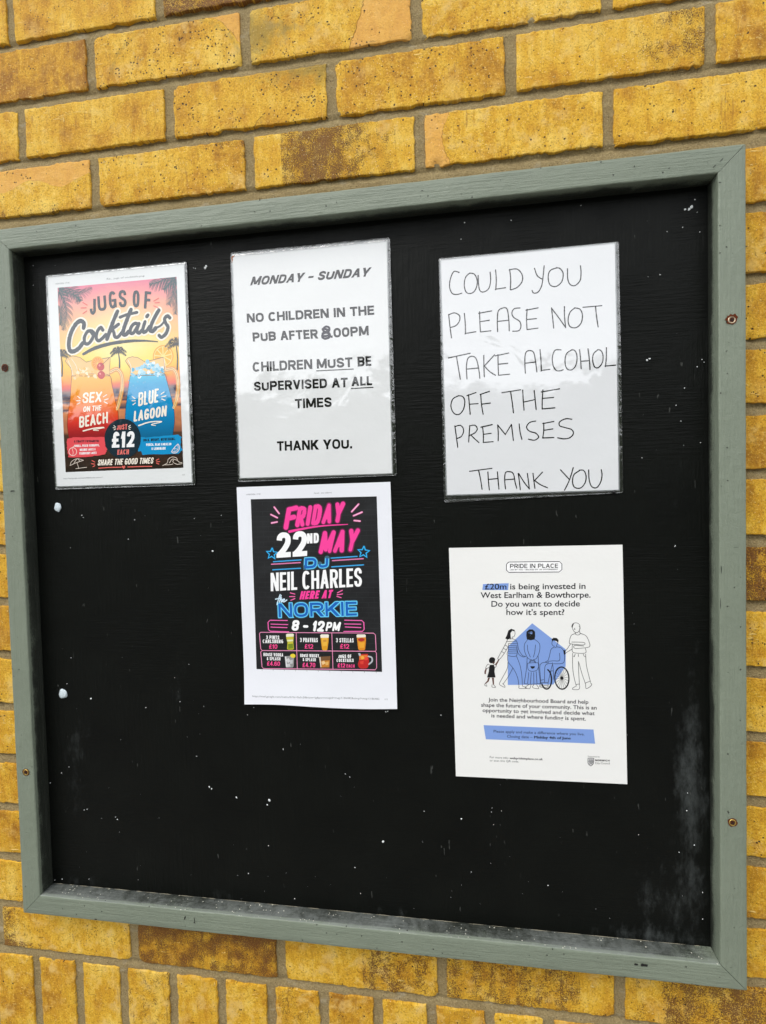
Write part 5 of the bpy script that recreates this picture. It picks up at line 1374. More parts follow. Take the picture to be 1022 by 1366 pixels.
figure([([(46.3,153.3),(47.7,155.8),(50.1,156.7),(52.6,156.2),(54.1,154.4),(53.7,151.4),(52.4,149.1),(48.6,148.7),(46.4,150.2)], BLACK), ([(50.2,153.4),(53.4,153.4),(53.6,149.9),(52.0,147.8),(50.3,148.7)], SKIN),
        ([(46.2,143.5),(47.5,146.7),(52.3,146.8),(53.4,142.9),(52.8,138.3),(53.9,130.6),(43.3,130.3),(45.7,138.1)], BLACK), ([(53.8,147.3),(56.7,151.5),(58.0,154.1),(59.5,153.5),(57.6,150.0),(55.0,145.3)], SKIN), ([(44.5,130.0),(47.0,130.1),(45.3,125.4),(41.5,121.9),(40.3,122.8),(43.5,126.0)], SKIN), ([(49.4,130.2),(51.8,130.2),(51.8,121.2),(50.3,121.2)], SKIN), ([(42.2,142.7),(43.4,141.8),(42.0,136.5),(42.2,134.6),(40.1,134.9),(40.2,138.0)], SKIN)],
       [[(46.6,147.1),(44.4,147.1),(41.9,142.7),(43.7,141.8),(45.5,143.4)], [(52.3,147.2),(53.9,147.6),(55.3,145.3),(53.4,143.2)], [(41.0,122.8),(40.0,120.3),(42.7,119.1),(42.4,121.0)], [(49.4,121.2),(49.3,118.1),(53.6,117.9),(52.7,119.4),(51.5,120.9)]], 'small child in a dark pinafore holding a hand')
figure([([(71.4,190.8),(74.8,193.2),(79.2,191.7),(78.9,190.0),(76.2,190.6),(74.0,187.8),(74.1,181.7),(70.2,179.3),(67.4,180.8),(69.4,184.7)], BLACK)],
       [[(78.9,191.2),(79.6,188.6),(79.3,185.6),(77.8,183.0),(76.0,182.6),(76.2,180.5)], [(74.1,181.7),(73.5,179.9)], [(70.2,179.3),(64.3,167.8),(58.7,157.7),(57.4,155.0),(59.5,154.1),(65.6,161.6),(71.1,171.2)], [(70.2,179.8),(74.4,180.5),(78.8,179.5),(81.7,176.4),(83.7,166.5),(88.0,159.3),(91.7,158.3),(88.4,157.5),(82.8,161.9),(81.3,170.8)],
        [(71.2,174.0),(70.7,166.3),(69.6,159.4),(80.5,158.8),(81.3,170.8)]] + [[(a[0], a[1]), (b[0], b[1])] for a, b in zip([(68.6,176.7),(71.2,174.3),(71.4,171.9),(71.4,169.4),(71.0,166.9),(70.6,164.5),(70.3,162.0),(66.7,172.4),(64.4,168.4),(62.2,164.3)], [(80.6,177.5),(81.7,174.8),(81.9,172.3),(81.6,169.9),(81.2,167.4),(81.0,165.0),(80.7,162.2),(69.9,170.6),(68.0,166.3),(65.6,161.9)])] +
       [[(69.6,158.6),(70.2,150.7),(76.6,141.9),(81.2,131.2),(82.8,119.3)], [(80.5,158.8),(84.6,146.7),(86.5,134.4),(86.9,120.3)], [(69.6,150.2),(68.5,141.7),(59.2,124.5)], [(75.7,143.1),(70.3,132.8),(63.1,122.2)], [(59.2,124.5),(58.8,121.4),(64.7,118.2),(65.1,120.1),(62.5,122.8)], [(82.5,119.3),(83.3,117.2),(91.7,117.4),(90.5,118.9),(87.0,120.0)]], 'long-haired woman striding in a striped top')
figure([([(93.7,189.6),(97.1,192.5),(101.5,192.5),(104.1,189.7),(104.2,183.6),(103.2,179.8),(98.4,178.7),(94.0,179.8),(93.3,185.0)], BLACK), ([(95.2,189.3),(97.9,190.5),(100.8,189.3),(100.7,184.8),(96.8,183.2),(95.1,184.7)], PB), ([(97.2,145.7),(102.9,145.8),(102.2,143.7),(100.1,142.4),(98.1,143.3)], BLACK)],
       [[(94.5,179.2),(90.9,173.5),(90.7,165.1),(94.3,156.3),(99.2,153.8)], [(103.5,179.8),(109.0,174.6),(109.0,165.4),(105.2,156.2),(100.7,153.9)], [(94.3,172.8),(94.8,165.2),(97.6,157.3)], [(104.2,173.0),(103.1,163.8),(101.3,157.4)], [(93.7,157.2),(92.4,142.2),(89.2,123.5)], [(107.1,159.3),(107.5,142.6),(109.1,124.0)], [(94.1,149.6),(107.0,149.9),(106.3,142.8),(103.0,139.7),(97.1,139.6),(94.2,142.6),(94.1,149.6)], [(96.6,149.7),(97.4,153.0),(102.6,153.1),(103.6,149.8)], [(97.1,150.6),(98.0,152.1),(102.2,152.2),(103.0,150.7)],
        [(95.2,138.0),(93.4,123.6)], [(98.2,137.8),(96.9,123.4)], [(101.2,137.8),(101.1,123.5)], [(104.2,138.8),(104.9,123.9)], [(89.2,123.5),(95.1,122.7),(102.5,123.2),(109.1,124.0)], [(95.1,122.4),(90.2,118.3),(95.7,117.2),(97.5,122.1)], [(101.0,122.5),(99.5,118.5),(106.8,117.5),(104.3,122.3)], [(97.9,189.6),(97.5,186.9),(98.4,186.6)]], 'woman in a dark headscarf holding a handbag')
wc = [(135.1,131.3),(143.6,131.6),(135.5,145.3)]
RX, RY = abs(wc[1][0] - wc[0][0]), abs(wc[2][1] - wc[0][1])
I = s5.ink(2)
def ell(c, rx, ry, a0=0, a1=360, n=40): return [(c[0] + rx * math.cos(math.radians(a0 + (a1 - a0) * i / n)), c[1] + ry * math.sin(math.radians(a0 + (a1 - a0) * i / n))) for i in range(n + 1)]
I.stroke(ell(wc[0], RX, RY), 1.6, BLACK, smooth=False)
for k in range(18):
    a = math.radians(20 * k + 6)
    I.stroke([wc[0], (wc[0][0] + RX * math.cos(a), wc[0][1] + RY * math.sin(a))], .32, BLACK, smooth=False, dh=.01)
I.disc(wc[0], 2.0, BLACK, .05)
wc2 = [(116.3,129.7)][0]
I.stroke(ell(wc2, RX * .75, RY * .9, -150, 70), 1.8, BLACK, smooth=False)
I.poly([(123.9,180.1),(126.2,182.1),(130.3,181.8),(132.4,179.1),(131.6,175.6),(129.9,177.9),(126.4,178.7),(124.9,177.5)], BLACK)
I.poly([(137.5,166.7),(140.3,166.0),(139.9,161.4),(138.2,162.0)], BLACK)
for pts in ([(124.6,178.1),(124.2,174.0),(126.2,171.5),(127.4,171.5)], [(131.3,175.6),(129.7,172.1),(130.0,171.2)], [(126.6,170.3),(122.9,167.2),(120.6,158.0),(118.4,152.2)], [(127.3,169.5),(130.3,170.6),(135.8,168.9),(138.5,162.9),(137.6,150.8),(125.3,149.3)], [(133.0,162.8),(132.8,153.7),(125.4,153.0),(119.3,152.3)], [(118.4,152.8),(115.9,151.6),(117.3,150.4),(119.8,151.0)], [(116.9,151.1),(111.4,150.0),(108.8,145.6),(109.1,135.0),(109.7,125.1)], [(124.2,149.8),(118.0,148.9),(114.9,144.3),(114.1,125.6)], [(124.4,149.0),(122.2,141.4),(118.6,126.1)], [(108.5,125.0),(118.8,125.3)], [(108.7,120.9),(118.5,121.8)], [(109.4,124.3),(108.4,119.7),(117.5,119.6),(118.2,124.5)], [(124.2,150.5),(125.1,139.9),(124.8,129.3)], [(125.1,139.9),(122.2,139.8),(121.7,132.2)], [(110.1,128.1),(113.0,129.0)]):
    I.stroke(pts, LW, BLACK, dh=.03)
tag(I.build('drawn_figure', house), 'dark-haired person sitting in a wheelchair')
figure([([(148.1,196.8),(149.9,200.1),(151.0,199.5),(149.8,197.4),(149.5,195.0),(148.6,194.4)], BLACK)],
       [[(148.3,196.2),(149.9,199.8),(153.9,201.0),(157.4,199.0),(158.1,195.1),(156.9,190.6),(153.9,188.7),(150.8,190.5),(149.2,193.9)], [(157.0,197.0),(158.4,194.5),(157.2,192.1)], [(153.1,188.7),(152.5,187.2),(155.0,185.7),(158.2,187.3),(157.1,190.6)], [(152.1,194.4),(151.4,192.9),(152.3,192.6)], [(152.5,187.5),(148.1,185.7),(145.9,181.1),(145.2,175.4),(148.5,174.5)], [(148.8,174.5),(148.4,169.9),(149.0,164.3),(156.2,162.9),(164.3,163.7),(164.1,169.1)], [(158.5,187.9),(165.1,184.7),(168.6,177.2),(168.8,171.2),(159.2,169.3),(151.4,169.2),(150.3,171.9),(153.5,172.8),(162.2,172.0)], [(148.8,174.2),(162.2,173.5),(162.0,176.5),(147.9,176.9)], [(146.4,174.5),(141.5,167.2),(138.3,165.9),(138.5,163.2),(139.1,161.1),(141.0,163.3),(147.9,167.9)],
        [(148.7,162.8),(148.5,143.5),(150.3,129.9),(152.3,121.8)], [(155.6,161.7),(155.5,158.7)], [(155.4,152.7),(155.4,142.1),(156.0,122.5)], [(155.9,151.2),(159.6,136.2),(163.4,124.2)], [(164.2,161.9),(165.0,146.8),(169.2,127.1)], [(149.8,159.3),(150.6,158.6),(151.8,161.9)], [(161.4,162.1),(162.2,159.6),(163.9,158.5)], [(152.3,121.8),(147.9,118.9),(148.4,117.1),(155.1,117.6),(156.4,121.9)], [(163.4,124.2),(163.8,118.8),(167.6,120.4),(170.5,123.6),(169.2,126.2)], [(151.8,123.6),(156.1,124.3)], [(162.8,125.4),(168.6,128.0)]], 'standing man resting a hand on the wheelchair')

# ================================================================= cocktail poster (laminated colour print)
def w1(u, v): return 1.1 + 0.7 * math.sin(v / 297 * math.pi) + 0.7 * noise.noise(Vector((u / 60, v / 60, 22.2))) + 0.4 * math.exp(-u / 12) * math.sin(v / 24)
s1 = Sheet('cocktail_poster', -0.30872, 0.27696, -0.00026, w1, M_PRINT_FILM, 'laminated colour poster with an orange jug and a blue jug of cocktails at sunset', 'poster', 'ecefef')
s1.film([(-1.8, 299.3), (212.4, 299.3), (213.6, -2.6), (-1.9, -3.6)])
P1Q = [(16.8,280.2),(197.1,280.0),(196.8,21.5),(16.5,21.0)]
TLx, TRx = P1Q[0][0], P1Q[1][0]
Y1, Y0 = (P1Q[0][1] + P1Q[1][1]) / 2, (P1Q[2][1] + P1Q[3][1]) / 2
XL, XR = (P1Q[0][0] + P1Q[3][0]) / 2, (P1Q[1][0] + P1Q[2][0]) / 2
SKY = [(0.0, (234, 120, 152)), (0.10, (250, 160, 150)), (0.22, (254, 200, 134)), (0.34, (255, 224, 116)), (0.44, (254, 212, 40)), (0.50, (248, 168, 30)), (0.54, (236, 96, 44)), (0.565, (206, 62, 84))]  # top pinks lightened, glare on the film put into the ink
def scene_col(x, y):
    t = (Y1 - y) / (Y1 - Y0)
    u = (x - XL) / (XR - XL)
    n = noise.noise(Vector((x / 26, y / 9, 3))) * 0.6 + noise.noise(Vector((x / 9, y / 4, 8))) * 0.4
    if t < 0.565:
        q = t + 0.030 * n
        c = SKY[-1][1]
        for (a, ca), (b, cb) in zip(SKY, SKY[1:]):
            if q <= b: c = mixc(ca, cb, (q - a) / (b - a)); break
        g = math.exp(-((u - 0.5) / 0.28) ** 2) * math.exp(-((t - 0.30) / 0.20) ** 2)
        c = mixc(c, (255, 240, 170), 0.8 * g)
        c = mixc(c, (230, 70, 90), 0.25 * max(0, abs(u - .5) * 2 - .55) * (t > .12))
    elif t < 0.68:
        q = 0.5 + 0.5 * math.sin(y * 1.15 + 2.2 * noise.noise(Vector((x / 18, y / 6, 5))))
        c = mixc((58, 66, 92), (236, 150, 96), q)
        if t < 0.60: c = mixc(c, (64, 70, 100), .55)
    elif t < 0.80: c = mixc((224, 146, 96), (150, 92, 66), (t - .68) / .12 + .5 * n)
    else: c = mixc((84, 56, 42), (40, 28, 24), (t - .80) / .2 + .6 * n)
    return ink(c)
I = s1.ink(1)
nxg = 36; nyg = 60                                            # printed picture as a fine sheet of ink
for j in range(nyg):
    for i in range(nxg):
        def P(a, b):
            u, v = a / nxg, b / nyg
            l = tuple(p + (q - p) * v for p, q in zip(P1Q[0], P1Q[3])); r_ = tuple(p + (q - p) * v for p, q in zip(P1Q[1], P1Q[2]))
            return tuple(p + (q - p) * u for p, q in zip(l, r_))
        q = [P(i, j), P(i, j + 1), P(i + 1, j + 1), P(i + 1, j)]
        I.polys.append(([(x, y, I.h) for x, y in q], [(0, 1, 2, 3)], 0))
I.cols = [scene_col]
picture = I.build('poster_picture', s1.root)
NV = (22, 42, 56)
TEAL = (40, 84, 88)
def frond(I, pts, leaf, col, w=.8, dh=0, both=True):
    P = smooth_path(pts, 8)
    I.stroke(pts, w, col, dh=dh, taper=lambda t: 1.2 - .8 * t)
    n = len(P)
    for i in range(1, n - 1):
        t = i / n
        dx, dy = P[i + 1][0] - P[i - 1][0], P[i + 1][1] - P[i - 1][1]
        L = math.hypot(dx, dy); dx /= L; dy /= L
        ll = leaf * (math.sin(math.pi * min(1, .25 + t * .8)) ** .6)
        for sg in ((1, -1) if both else (1,)):
            a = 0.85 * sg + 0.1 * math.sin(i * 2.1)
            ex, ey = dx * math.cos(a) - dy * math.sin(a), dx * math.sin(a) + dy * math.cos(a)
            p = P[i]
            I.stroke([p, (p[0] + ex * ll * .55, p[1] + ey * ll * .55 - ll * .05), (p[0] + ex * ll, p[1] + ey * ll - ll * .22)], w * 1.2, col, dh=dh, taper=lambda q: 1.15 - 1.0 * q)
I = s1.ink(2)
frond(I, [(17.8,279.5),(34.8,277.0),(52.1,270.3),(70.0,276.2)], 13, TEAL)
frond(I, [(17.7,277.6),(30.4,272.0),(44.7,266.3),(51.6,258.5)], 12, TEAL)
frond(I, [(17.5,274.9),(26.7,260.4),(28.8,240.0),(22.6,220.2)], 14, TEAL, 1.0)
frond(I, [(16.6,255.6),(20.4,240.6),(18.7,227.9)], 9, TEAL)
frond(I, [(196.5,278.9),(182.5,278.6),(168.5,274.4),(156.6,273.6)], 13, TEAL)
frond(I, [(196.9,277.4),(186.0,271.2),(177.9,263.9)], 12, TEAL)
frond(I, [(197.2,275.6),(192.4,260.1),(184.8,242.9)], 13, TEAL, 1.0)
frond(I, [(197.0,263.2),(195.8,245.6),(193.9,229.8)], 9, TEAL)
DK = (22, 24, 28)
def palm(base, top, spread, w):
    I.stroke([base, ((base[0] + top[0]) / 2 + spread * .08, (base[1] + top[1]) / 2), top], w, DK, taper=lambda t: 1.2 - .5 * t)
    for a in (-25, 15, 55, 90, 130, 170, 205):
        a = math.radians(a)
        frond(I, [top, (top[0] + spread * .5 * math.cos(a), top[1] + spread * (.42 * math.sin(a) + .12)), (top[0] + spread * math.cos(a), top[1] + spread * (.55 * math.sin(a) - .22))], spread * .22, DK, .6)
palm(*[(106.9,161.5),(106.4,184.5)], 13, 2.2)
palm(*[(17.9,156.7),(18.1,185.3)], 15, 2.0)
palm(*[(193.4,155.1),(193.0,188.9)], 17, 2.0)
I.build('palm_silhouettes', picture, clip=P1Q)

def jug(body, glass, handle, stops, label, ice, icec, rim, edge=(120, 40, 20)):
    I = s1.ink(2)
    y0, y1 = max(p[1] for p in body), min(p[1] for p in body)
    I.poly(glass, (248, 200, 128), .03)
    I.stroke(handle, 6.4, (226, 156, 84), dh=.02)
    I.stroke(handle, 3.0, (252, 214, 150), dh=.05)
    I.stroke(handle, .5, (96, 66, 46), dh=.07)
    I.poly(body, grad_v(stops, y0, y1), .05)
    I.stroke(body, .7, edge, dh=.052, closed=True)
    I.stroke(glass, .7, (110, 78, 56), dh=.05, smooth=False, closed=True)
    for pts in rim: I.stroke(pts, .8, (255, 240, 214), dh=.08)
    r = random.Random(len(label))
    for c, R in ice:
        for k in range(13):
            x, y = c[0] + r.uniform(-R, R), c[1] + r.uniform(-R, R) * .75
            q = r.uniform(.22, .48) * R
            a0 = r.uniform(0, 2)
            I.poly([(x + q * math.cos(a0 + a) * r.uniform(.7, 1.2), y + q * math.sin(a0 + a) * r.uniform(.7, 1.1)) for a in (0, 1.3, 2.6, 3.9, 5.1)], mixc(icec[0], icec[1], r.random()), .055 + .001 * k)
    return I, label
I, lb = jug([(33.0,155.9),(43.5,157.2),(64.2,156.9),(90.7,153.7),(95.0,137.1),(99.1,116.9),(102.0,102.2),(101.8,89.5),(99.1,75.1),(92.3,60.8),(85.9,53.7),(32.2,55.5),(26.3,63.1),(23.4,79.9),(23.7,94.6),(26.1,109.3),(29.3,123.9)],
      [(24.0,177.2),(28.0,182.0),(36.4,183.7),(47.7,180.8),(56.7,173.8),(71.3,176.3),(93.9,178.0),(92.5,166.3),(91.4,152.7),(33.0,155.9),(33.1,166.0)],
      [(92.9,158.1),(103.2,161.1),(109.9,152.6),(110.1,136.3),(105.6,118.4),(100.6,105.9)],
      [(0, (96, 20, 30)), (.18, (160, 26, 36)), (.36, (222, 54, 42)), (.55, (246, 118, 24)), (.8, (252, 168, 32)), (1, (254, 194, 80))], 'jug of orange to red cocktail with two cherries',
      [(q, 7) for q in [(43.5,157.2),(54.0,160.3),(64.1,156.0)]], ((255, 240, 205), (250, 180, 80)),
      [[(28.8,177.3),(33.5,166.0),(35.1,156.7)], [(34.2,179.8),(40.9,169.3),(42.6,160.0)]])
I.disc(*[(74.1,171.0)], 9.6, (250, 176, 50), .09); I.disc(*[(74.1,171.0)], 7.8, (246, 146, 30), .095)
for k in range(6):
    c = [(74.1,171.0)][0]; a = k * math.pi / 6
    I.stroke([(c[0] - 7.6 * math.cos(a), c[1] - 7.6 * math.sin(a)), (c[0] + 7.6 * math.cos(a), c[1] + 7.6 * math.sin(a))], .4, (252, 206, 110), smooth=False, dh=.10)
for c in [(78.6,166.2),(78.9,154.7)]:
    I.disc(c, 5.6, (196, 22, 28), .12); I.disc((c[0] - 1.6, c[1] + 1.8), 1.4, (250, 150, 140), .125)
I.stroke([(79.5,167.9),(85.4,172.1),(91.8,176.8)], .6, (90, 50, 30), dh=.13)
tag(I.build('jug_picture', picture), lb)
I, lb = jug([(122.9,151.0),(137.0,152.0),(156.9,151.8),(174.2,150.8),(178.8,134.5),(183.8,114.7),(186.4,98.5),(186.1,84.2),(183.8,71.8),(180.2,57.7),(174.0,50.7),(120.3,52.6),(114.6,60.0),(112.3,76.4),(112.3,89.1),(113.9,105.3),(117.2,123.3)],
      [(116.7,171.7),(120.1,175.5),(127.2,176.9),(136.1,174.9),(145.8,168.6),(173.7,173.2),(175.1,161.5),(174.6,149.0),(122.9,151.0),(123.8,160.8)],
      [(176.8,156.0),(187.6,156.3),(193.0,146.2),(193.7,130.2),(190.6,114.3),(185.8,103.9)],
      [(0, (4, 84, 116)), (.2, (0, 110, 158)), (.5, (0, 142, 200)), (.85, (0, 160, 214)), (1, (70, 196, 228))], 'jug of bright blue cocktail heaped with ice',
      [(q, 8) for q in [(133.2,154.9),(145.3,157.8),(152.5,164.2),(160.1,157.0),(166.9,153.0)]], ((246, 252, 254), (60, 166, 208)),
      [[(120.9,172.2),(124.6,164.4),(125.2,155.4)], [(174.6,171.3),(176.1,157.9)]], (0, 70, 104))
c = [(173.4,174.4)][0]
I.disc(c, 15.2, (240, 160, 20), .0, n=48); I.disc(c, 13.6, (255, 224, 130), .01, n=48)
for k in range(9):
    a = 2 * math.pi * k / 9 + .2
    q = [(c[0] + 2 * math.cos(a + .34), c[1] + 2 * math.sin(a + .34))] + [(c[0] + 12.6 * math.cos(a + .06 + .56 * j / 5), c[1] + 12.6 * math.sin(a + .06 + .56 * j / 5)) for j in range(6)]
    I.poly(q, (248, 178, 24), .02)
r5 = random.Random(3)
for k in range(26):
    p = [(143.9,129.1)][0]
    x, y = p[0] + r5.uniform(-24, 24), p[1] + r5.uniform(-16, 22)
    I.disc((x, y), r5.uniform(.5, 1.5), (72, 172, 216), .06 + .0003 * k, n=7)
tag(I.build('jug_picture', picture), lb)

# lettering on the picture
I = s1.ink(4)
for L, pts in (('J', [(65.1,239.6),(74.3,238.2),(65.9,263.9)]), ('U', [(78.0,242.8),(91.3,243.3),(77.1,265.6)]), ('G', [(95.1,245.0),(106.6,245.0),(94.6,268.6)]), ('S', [(109.9,245.7),(121.8,245.3),(109.8,269.2)]), ('O', [(130.6,244.3),(140.7,243.2),(131.6,267.4)]), ('F', [(147.2,241.5),(156.7,240.0),(149.7,264.7)])):
    I.caps(L, pts[0], pts[1], pts[2], NV, 3.9)
COCK = [([(55.0,221.4),(55.8,227.7),(51.1,231.4),(44.3,228.5),(37.2,219.5),(32.5,208.8),(30.9,197.9),(33.0,190.9),(39.1,190.1),(46.5,193.7),(52.8,200.2)], 1),
        ([(67.3,215.7),(61.3,216.1),(56.0,208.5),(56.2,200.4),(61.6,199.1),(67.9,205.5),(70.5,213.1),(66.3,216.3),(68.8,211.7),(73.7,210.5)], .8),
        ([(84.3,216.5),(81.2,220.1),(76.1,215.1),(74.0,206.6),(77.1,202.0),(82.6,204.5),(88.9,209.9)], .8), ([(107.6,240.4),(100.5,227.0),(94.4,212.9),(90.2,203.5)], .95), ([(108.4,222.6),(101.2,218.2),(95.1,215.8),(100.4,213.5),(102.2,206.1),(107.0,205.3),(112.7,210.7)], .8),
        ([(128.0,241.3),(122.1,229.3),(116.7,217.2),(114.8,209.6),(118.4,207.5),(123.4,211.4)], .95), ([(111.0,232.0),(120.5,234.6),(136.9,236.8)], .7),
        ([(138.2,220.5),(132.5,221.8),(126.9,216.5),(126.0,209.8),(130.3,209.1),(136.5,216.8)], .8), ([(139.4,221.3),(135.7,212.0),(138.7,208.5),(143.7,212.4)], .8), ([(148.4,223.1),(144.8,213.3),(146.2,208.9),(150.5,211.0),(154.5,216.0)], .8), ([(151.4,230.0),(153.1,231.8)], .8),
        ([(169.6,237.2),(163.5,228.7),(157.7,218.4),(155.8,211.1),(159.4,209.5),(163.8,213.4)], .9), ([(185.3,225.7),(181.8,228.5),(177.4,224.8),(179.2,218.5),(182.1,213.1),(178.6,204.8),(172.1,200.5),(168.6,203.1)], .8), ([(163.8,213.4),(171.3,216.2),(177.3,221.8)], .5)]
I0 = s1.ink(3)
for pts, k in COCK: I0.stroke(pts, 6.0 * k + 4.6, (252, 244, 226))
for pts, k in COCK: I.stroke(pts, 6.0 * k, NV, dh=.02, wob=.18)
I.stroke([(52.7,185.1),(71.1,192.2),(95.8,196.9),(122.8,198.5),(146.7,197.4),(166.1,194.8)], 4.6, NV, taper=lambda t: .25 + 1.0 * math.sin(math.pi * min(1, t * .9 + .12)) ** .8 * (1 - .55 * t), wob=.15)
RAY = (236, 110, 100)
for pts in ([(55.0,256.7),(61.6,252.6)], [(52.1,249.3),(60.0,249.1)], [(54.7,241.4),(60.6,244.6)], [(162.5,250.0),(169.9,253.3)], [(164.3,247.5),(170.8,247.5)], [(162.2,243.7),(168.9,240.2)]): I.stroke(pts, 1.5, RAY, smooth=False)
CREAM = (255, 246, 230)
def brush(body, pts, t=2.7, c=CREAM): I.caps(body, pts[0], pts[1], pts[2], c, t, gap=.45, dh=.02, rnd=True, wob=.15)
brush('SEX', [(47.7,116.8),(77.3,117.1),(50.0,131.6)]); brush('ON THE', [(49.0,104.5),(76.8,105.5),(49.9,112.1)], 1.5); brush('BEACH', [(41.8,82.6),(86.2,87.6),(42.6,98.2)])
brush('BLUE', [(133.2,108.2),(163.4,112.6),(134.9,127.1)]); brush('LAGOON', [(125.1,87.5),(174.5,93.0),(127.1,102.3)])
for pts in ([(47.7,78.0),(65.7,81.2),(80.5,81.5),(63.4,78.8),(71.6,77.5)], [(132.8,81.9),(149.5,86.0),(167.4,85.7),(151.9,82.5),(158.2,80.8)]): I.stroke(pts, 1.7, CREAM, dh=.02, taper=lambda t: 1.1 - .6 * t)
for pts in ([(41.0,126.9),(45.2,124.0)], [(38.7,120.9),(44.8,120.6)], [(39.9,116.0),(44.4,117.7)], [(80.9,124.2),(86.0,126.9)], [(82.4,119.8),(88.1,121.0)], [(81.7,117.4),(86.5,114.8)], [(125.1,122.1),(129.2,119.0)], [(124.3,116.3),(129.6,116.3)], [(125.4,111.0),(129.5,113.2)], [(168.1,123.3),(172.9,125.9)], [(168.9,119.5),(175.3,120.6)], [(168.8,116.6),(173.9,114.5)]):
    I.stroke(pts, 1.2, CREAM, smooth=False, dh=.02)
I0.build('headline_outline', picture)
I.build('headline_lettering', picture)
I = s1.ink(5)
I.disc(*[(107.6,64.8)], 27.6, NV, 0, n=64)
I.caps('JUST', *[(99.0,77.1),(115.0,77.6),(99.7,84.4)], (240, 120, 112), 1.6, gap=.5, dh=.03)
I.caps('£12', *[(90.3,52.7),(124.8,52.5),(92.0,74.8)], WHITE, 4.6, gap=.45, dh=.03)
I.caps('EACH', *[(98.4,42.9),(116.1,42.9),(99.1,49.8)], (240, 120, 112), 1.6, gap=.5, dh=.03)
for pts in ([(95.1,83.6),(97.5,81.6)], [(93.7,80.7),(97.0,80.2)], [(95.2,77.6),(97.4,78.7)], [(120.1,83.0),(117.5,81.2)], [(120.7,80.0),(117.8,79.7)], [(119.4,77.1),(117.3,78.2)]): I.stroke(pts, .9, CREAM, smooth=False, dh=.03)
I.build('price_badge', picture)
def ragged(pts, seed):
    r = random.Random(seed); out = []
    for a, b in zip(pts, pts[1:] + pts[:1]):
        n = 7
        for i in range(n):
            t = i / n
            out.append((a[0] + (b[0] - a[0]) * t + r.uniform(-.7, .7), a[1] + (b[1] - a[1]) * t + r.uniform(-.4, .4)))
    return out
def caption(pts, col, rows_, icon, label, seed):
    I = s1.ink(4)
    I.poly(ragged(pts, seed), col)
    for body, q, c, b in rows_: I.caps(body, q[0], q[1], q[2], c, .82, gap=.55, dh=.03)
    for q, w in icon: I.stroke(q, w, (255, 236, 226), dh=.03)
    tag(I.build('caption_panel', picture), label)
fr = [(29.6,49.6)][0]
caption([(22.1,68.3),(31.2,69.5),(79.7,68.5),(82.3,61.6),(80.0,56.4),(83.5,50.7),(79.3,43.7),(51.3,41.6),(22.5,41.7),(21.7,50.9),(20.4,60.0)], (240, 84, 92),
        [('A FRUITY FAVOURITE!', [(32.4,62.3),(71.3,61.4),(32.5,65.5)], NV, .02), ('VODKA, PEACH SCHNAPPS,', [(32.7,56.0),(71.5,55.6),(32.9,59.2)], WHITE, .02), ('ORANGE JUICE &', [(40.6,50.2),(65.1,50.2),(40.7,53.4)], WHITE, .02), ('CRANBERRY JUICE', [(39.7,45.1),(66.3,45.1),(39.8,48.4)], WHITE, .02)],
        [(ell(fr, 6.0, 5.6), .8), ([(fr[0] - 1, fr[1] + 5.5), (fr[0] + .5, fr[1] - 1), (fr[0] - .5, fr[1] - 5)], .6), ([(fr[0], fr[1] + 5.6), (fr[0] + 3, fr[1] + 8), (fr[0] + 6, fr[1] + 7)], .8)], 'pink caption listing the orange drink', 4)
le = [(184.7,49.5)][0]
caption([(132.5,66.9),(142.3,65.0),(191.1,66.9),(195.7,63.4),(194.0,52.9),(196.5,46.0),(190.9,40.9),(137.1,41.5),(134.2,46.2),(129.9,46.4),(132.8,56.5)], (14, 150, 208),
        [('BOLD. BRIGHT. REFRESHING.', [(139.0,59.6),(186.7,59.6),(139.1,63.3)], NV, .02), ('VODKA, BLUE CURACAO', [(142.8,53.4),(180.4,53.0),(142.9,56.7)], WHITE, .02), ('& LEMONADE', [(150.7,47.5),(171.6,47.4),(150.8,51.0)], WHITE, .02)],
        [(ell(le, 7.4, 7.4, 230, 400), .9), (ell(le, 5.6, 5.6, 230, 400), .6), ([(le[0] - 4.6, le[1] - 5.6), le, (le[0] + 5.6, le[1] + 4.8)], .8), ([le, (le[0] + 4.8, le[1] - 3)], .5), ([le, (le[0] + 1.2, le[1] - 5.4)], .5)], 'blue caption listing the blue drink', 8)
I = s1.ink(3)
I.caps('SHARE THE GOOD TIMES', *[(66.8,28.7),(151.7,28.8),(68.9,37.1)], CREAM, 1.5, gap=.45, rnd=True)
for pts in ([(68.5,25.0),(86.5,25.5),(103.6,25.2)], [(113.6,25.3),(132.2,25.3),(149.8,25.0)]): I.stroke(pts, 1.2, RAY)
h = [(107.3,25.1)][0]
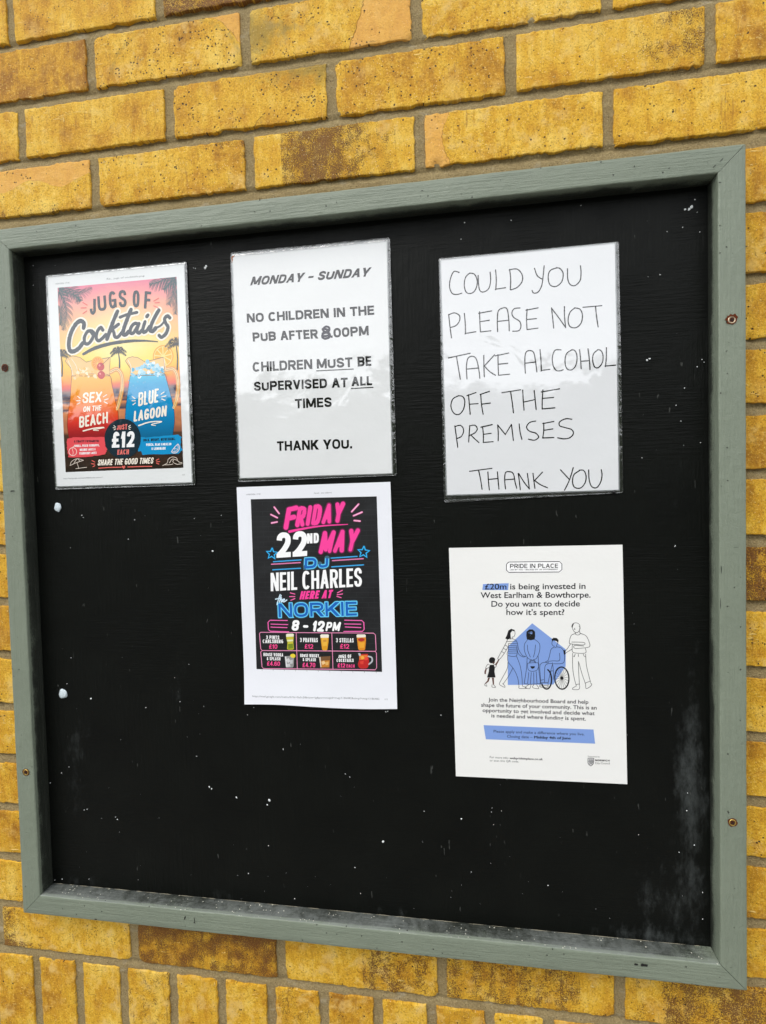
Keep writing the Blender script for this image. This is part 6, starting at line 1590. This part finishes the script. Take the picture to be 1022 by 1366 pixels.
I.poly([(h[0], h[1] - 2.6), (h[0] + 2.6, h[1] + .2), (h[0] + 2.2, h[1] + 1.9), (h[0] + 1, h[1] + 2.2), (h[0], h[1] + 1.2), (h[0] - 1, h[1] + 2.2), (h[0] - 2.2, h[1] + 1.9), (h[0] - 2.6, h[1] + .2)], RAY, .02)
for pts in ([(58.7,36.1),(63.2,33.7)], [(57.6,31.6),(62.7,31.0)], [(59.5,27.3),(63.0,28.8)], [(160.9,34.8),(156.8,33.1)], [(162.0,31.1),(157.1,30.9)], [(160.6,27.8),(157.0,29.0)]): I.stroke(pts, 1.1, RAY, smooth=False)
for pts in ([(24.1,30.2),(27.0,35.9),(35.8,39.4),(45.5,36.8)], [(24.1,30.2),(33.8,33.8),(45.5,36.8)], [(29.8,32.4),(35.8,39.4),(39.9,35.5)], [(35.1,34.1),(37.7,25.7)], [(32.9,25.4),(42.0,26.3),(50.1,26.9)],
            [(166.2,25.5),(172.8,28.6),(175.1,34.0),(181.2,36.8),(187.2,35.1),(187.9,32.2),(183.9,33.4),(181.8,30.2),(187.2,26.7),(195.3,27.2)], [(176.4,28.5),(179.5,32.8),(182.7,34.2)], [(169.0,26.5),(176.7,26.3),(181.6,27.2)], [(187.9,32.2),(191.4,29.1),(195.4,28.7)]):
    I.stroke(pts, .75, (226, 214, 200))
I.build('tagline', picture)
I = s1.ink(1)
I.text('14/05/2026, 17:18', *[(13.7,284.8),(35.2,284.8),(13.8,286.8)], GREY)
I.build('date_text', s1.root)
I = s1.ink(1)
I.text('Re_ jugs of cocktails.png', *[(93.0,285.1),(149.7,284.6),(93.1,287.2)], GREY)
I.build('header_text', s1.root)
I = s1.ink(1)
I.text('https://mail.google.com/mail/u/0/#inbox?projector=1', *[(12.8,11.3),(74.2,11.3),(12.9,13.0)], GREY)
I.build('footer_text', s1.root)
I = s1.ink(1)
I.text('1/1', *[(195.1,10.9),(198.0,11.0),(195.2,12.7)], GREY)
I.build('page_number', s1.root)

bpy.data.objects.remove(_to)
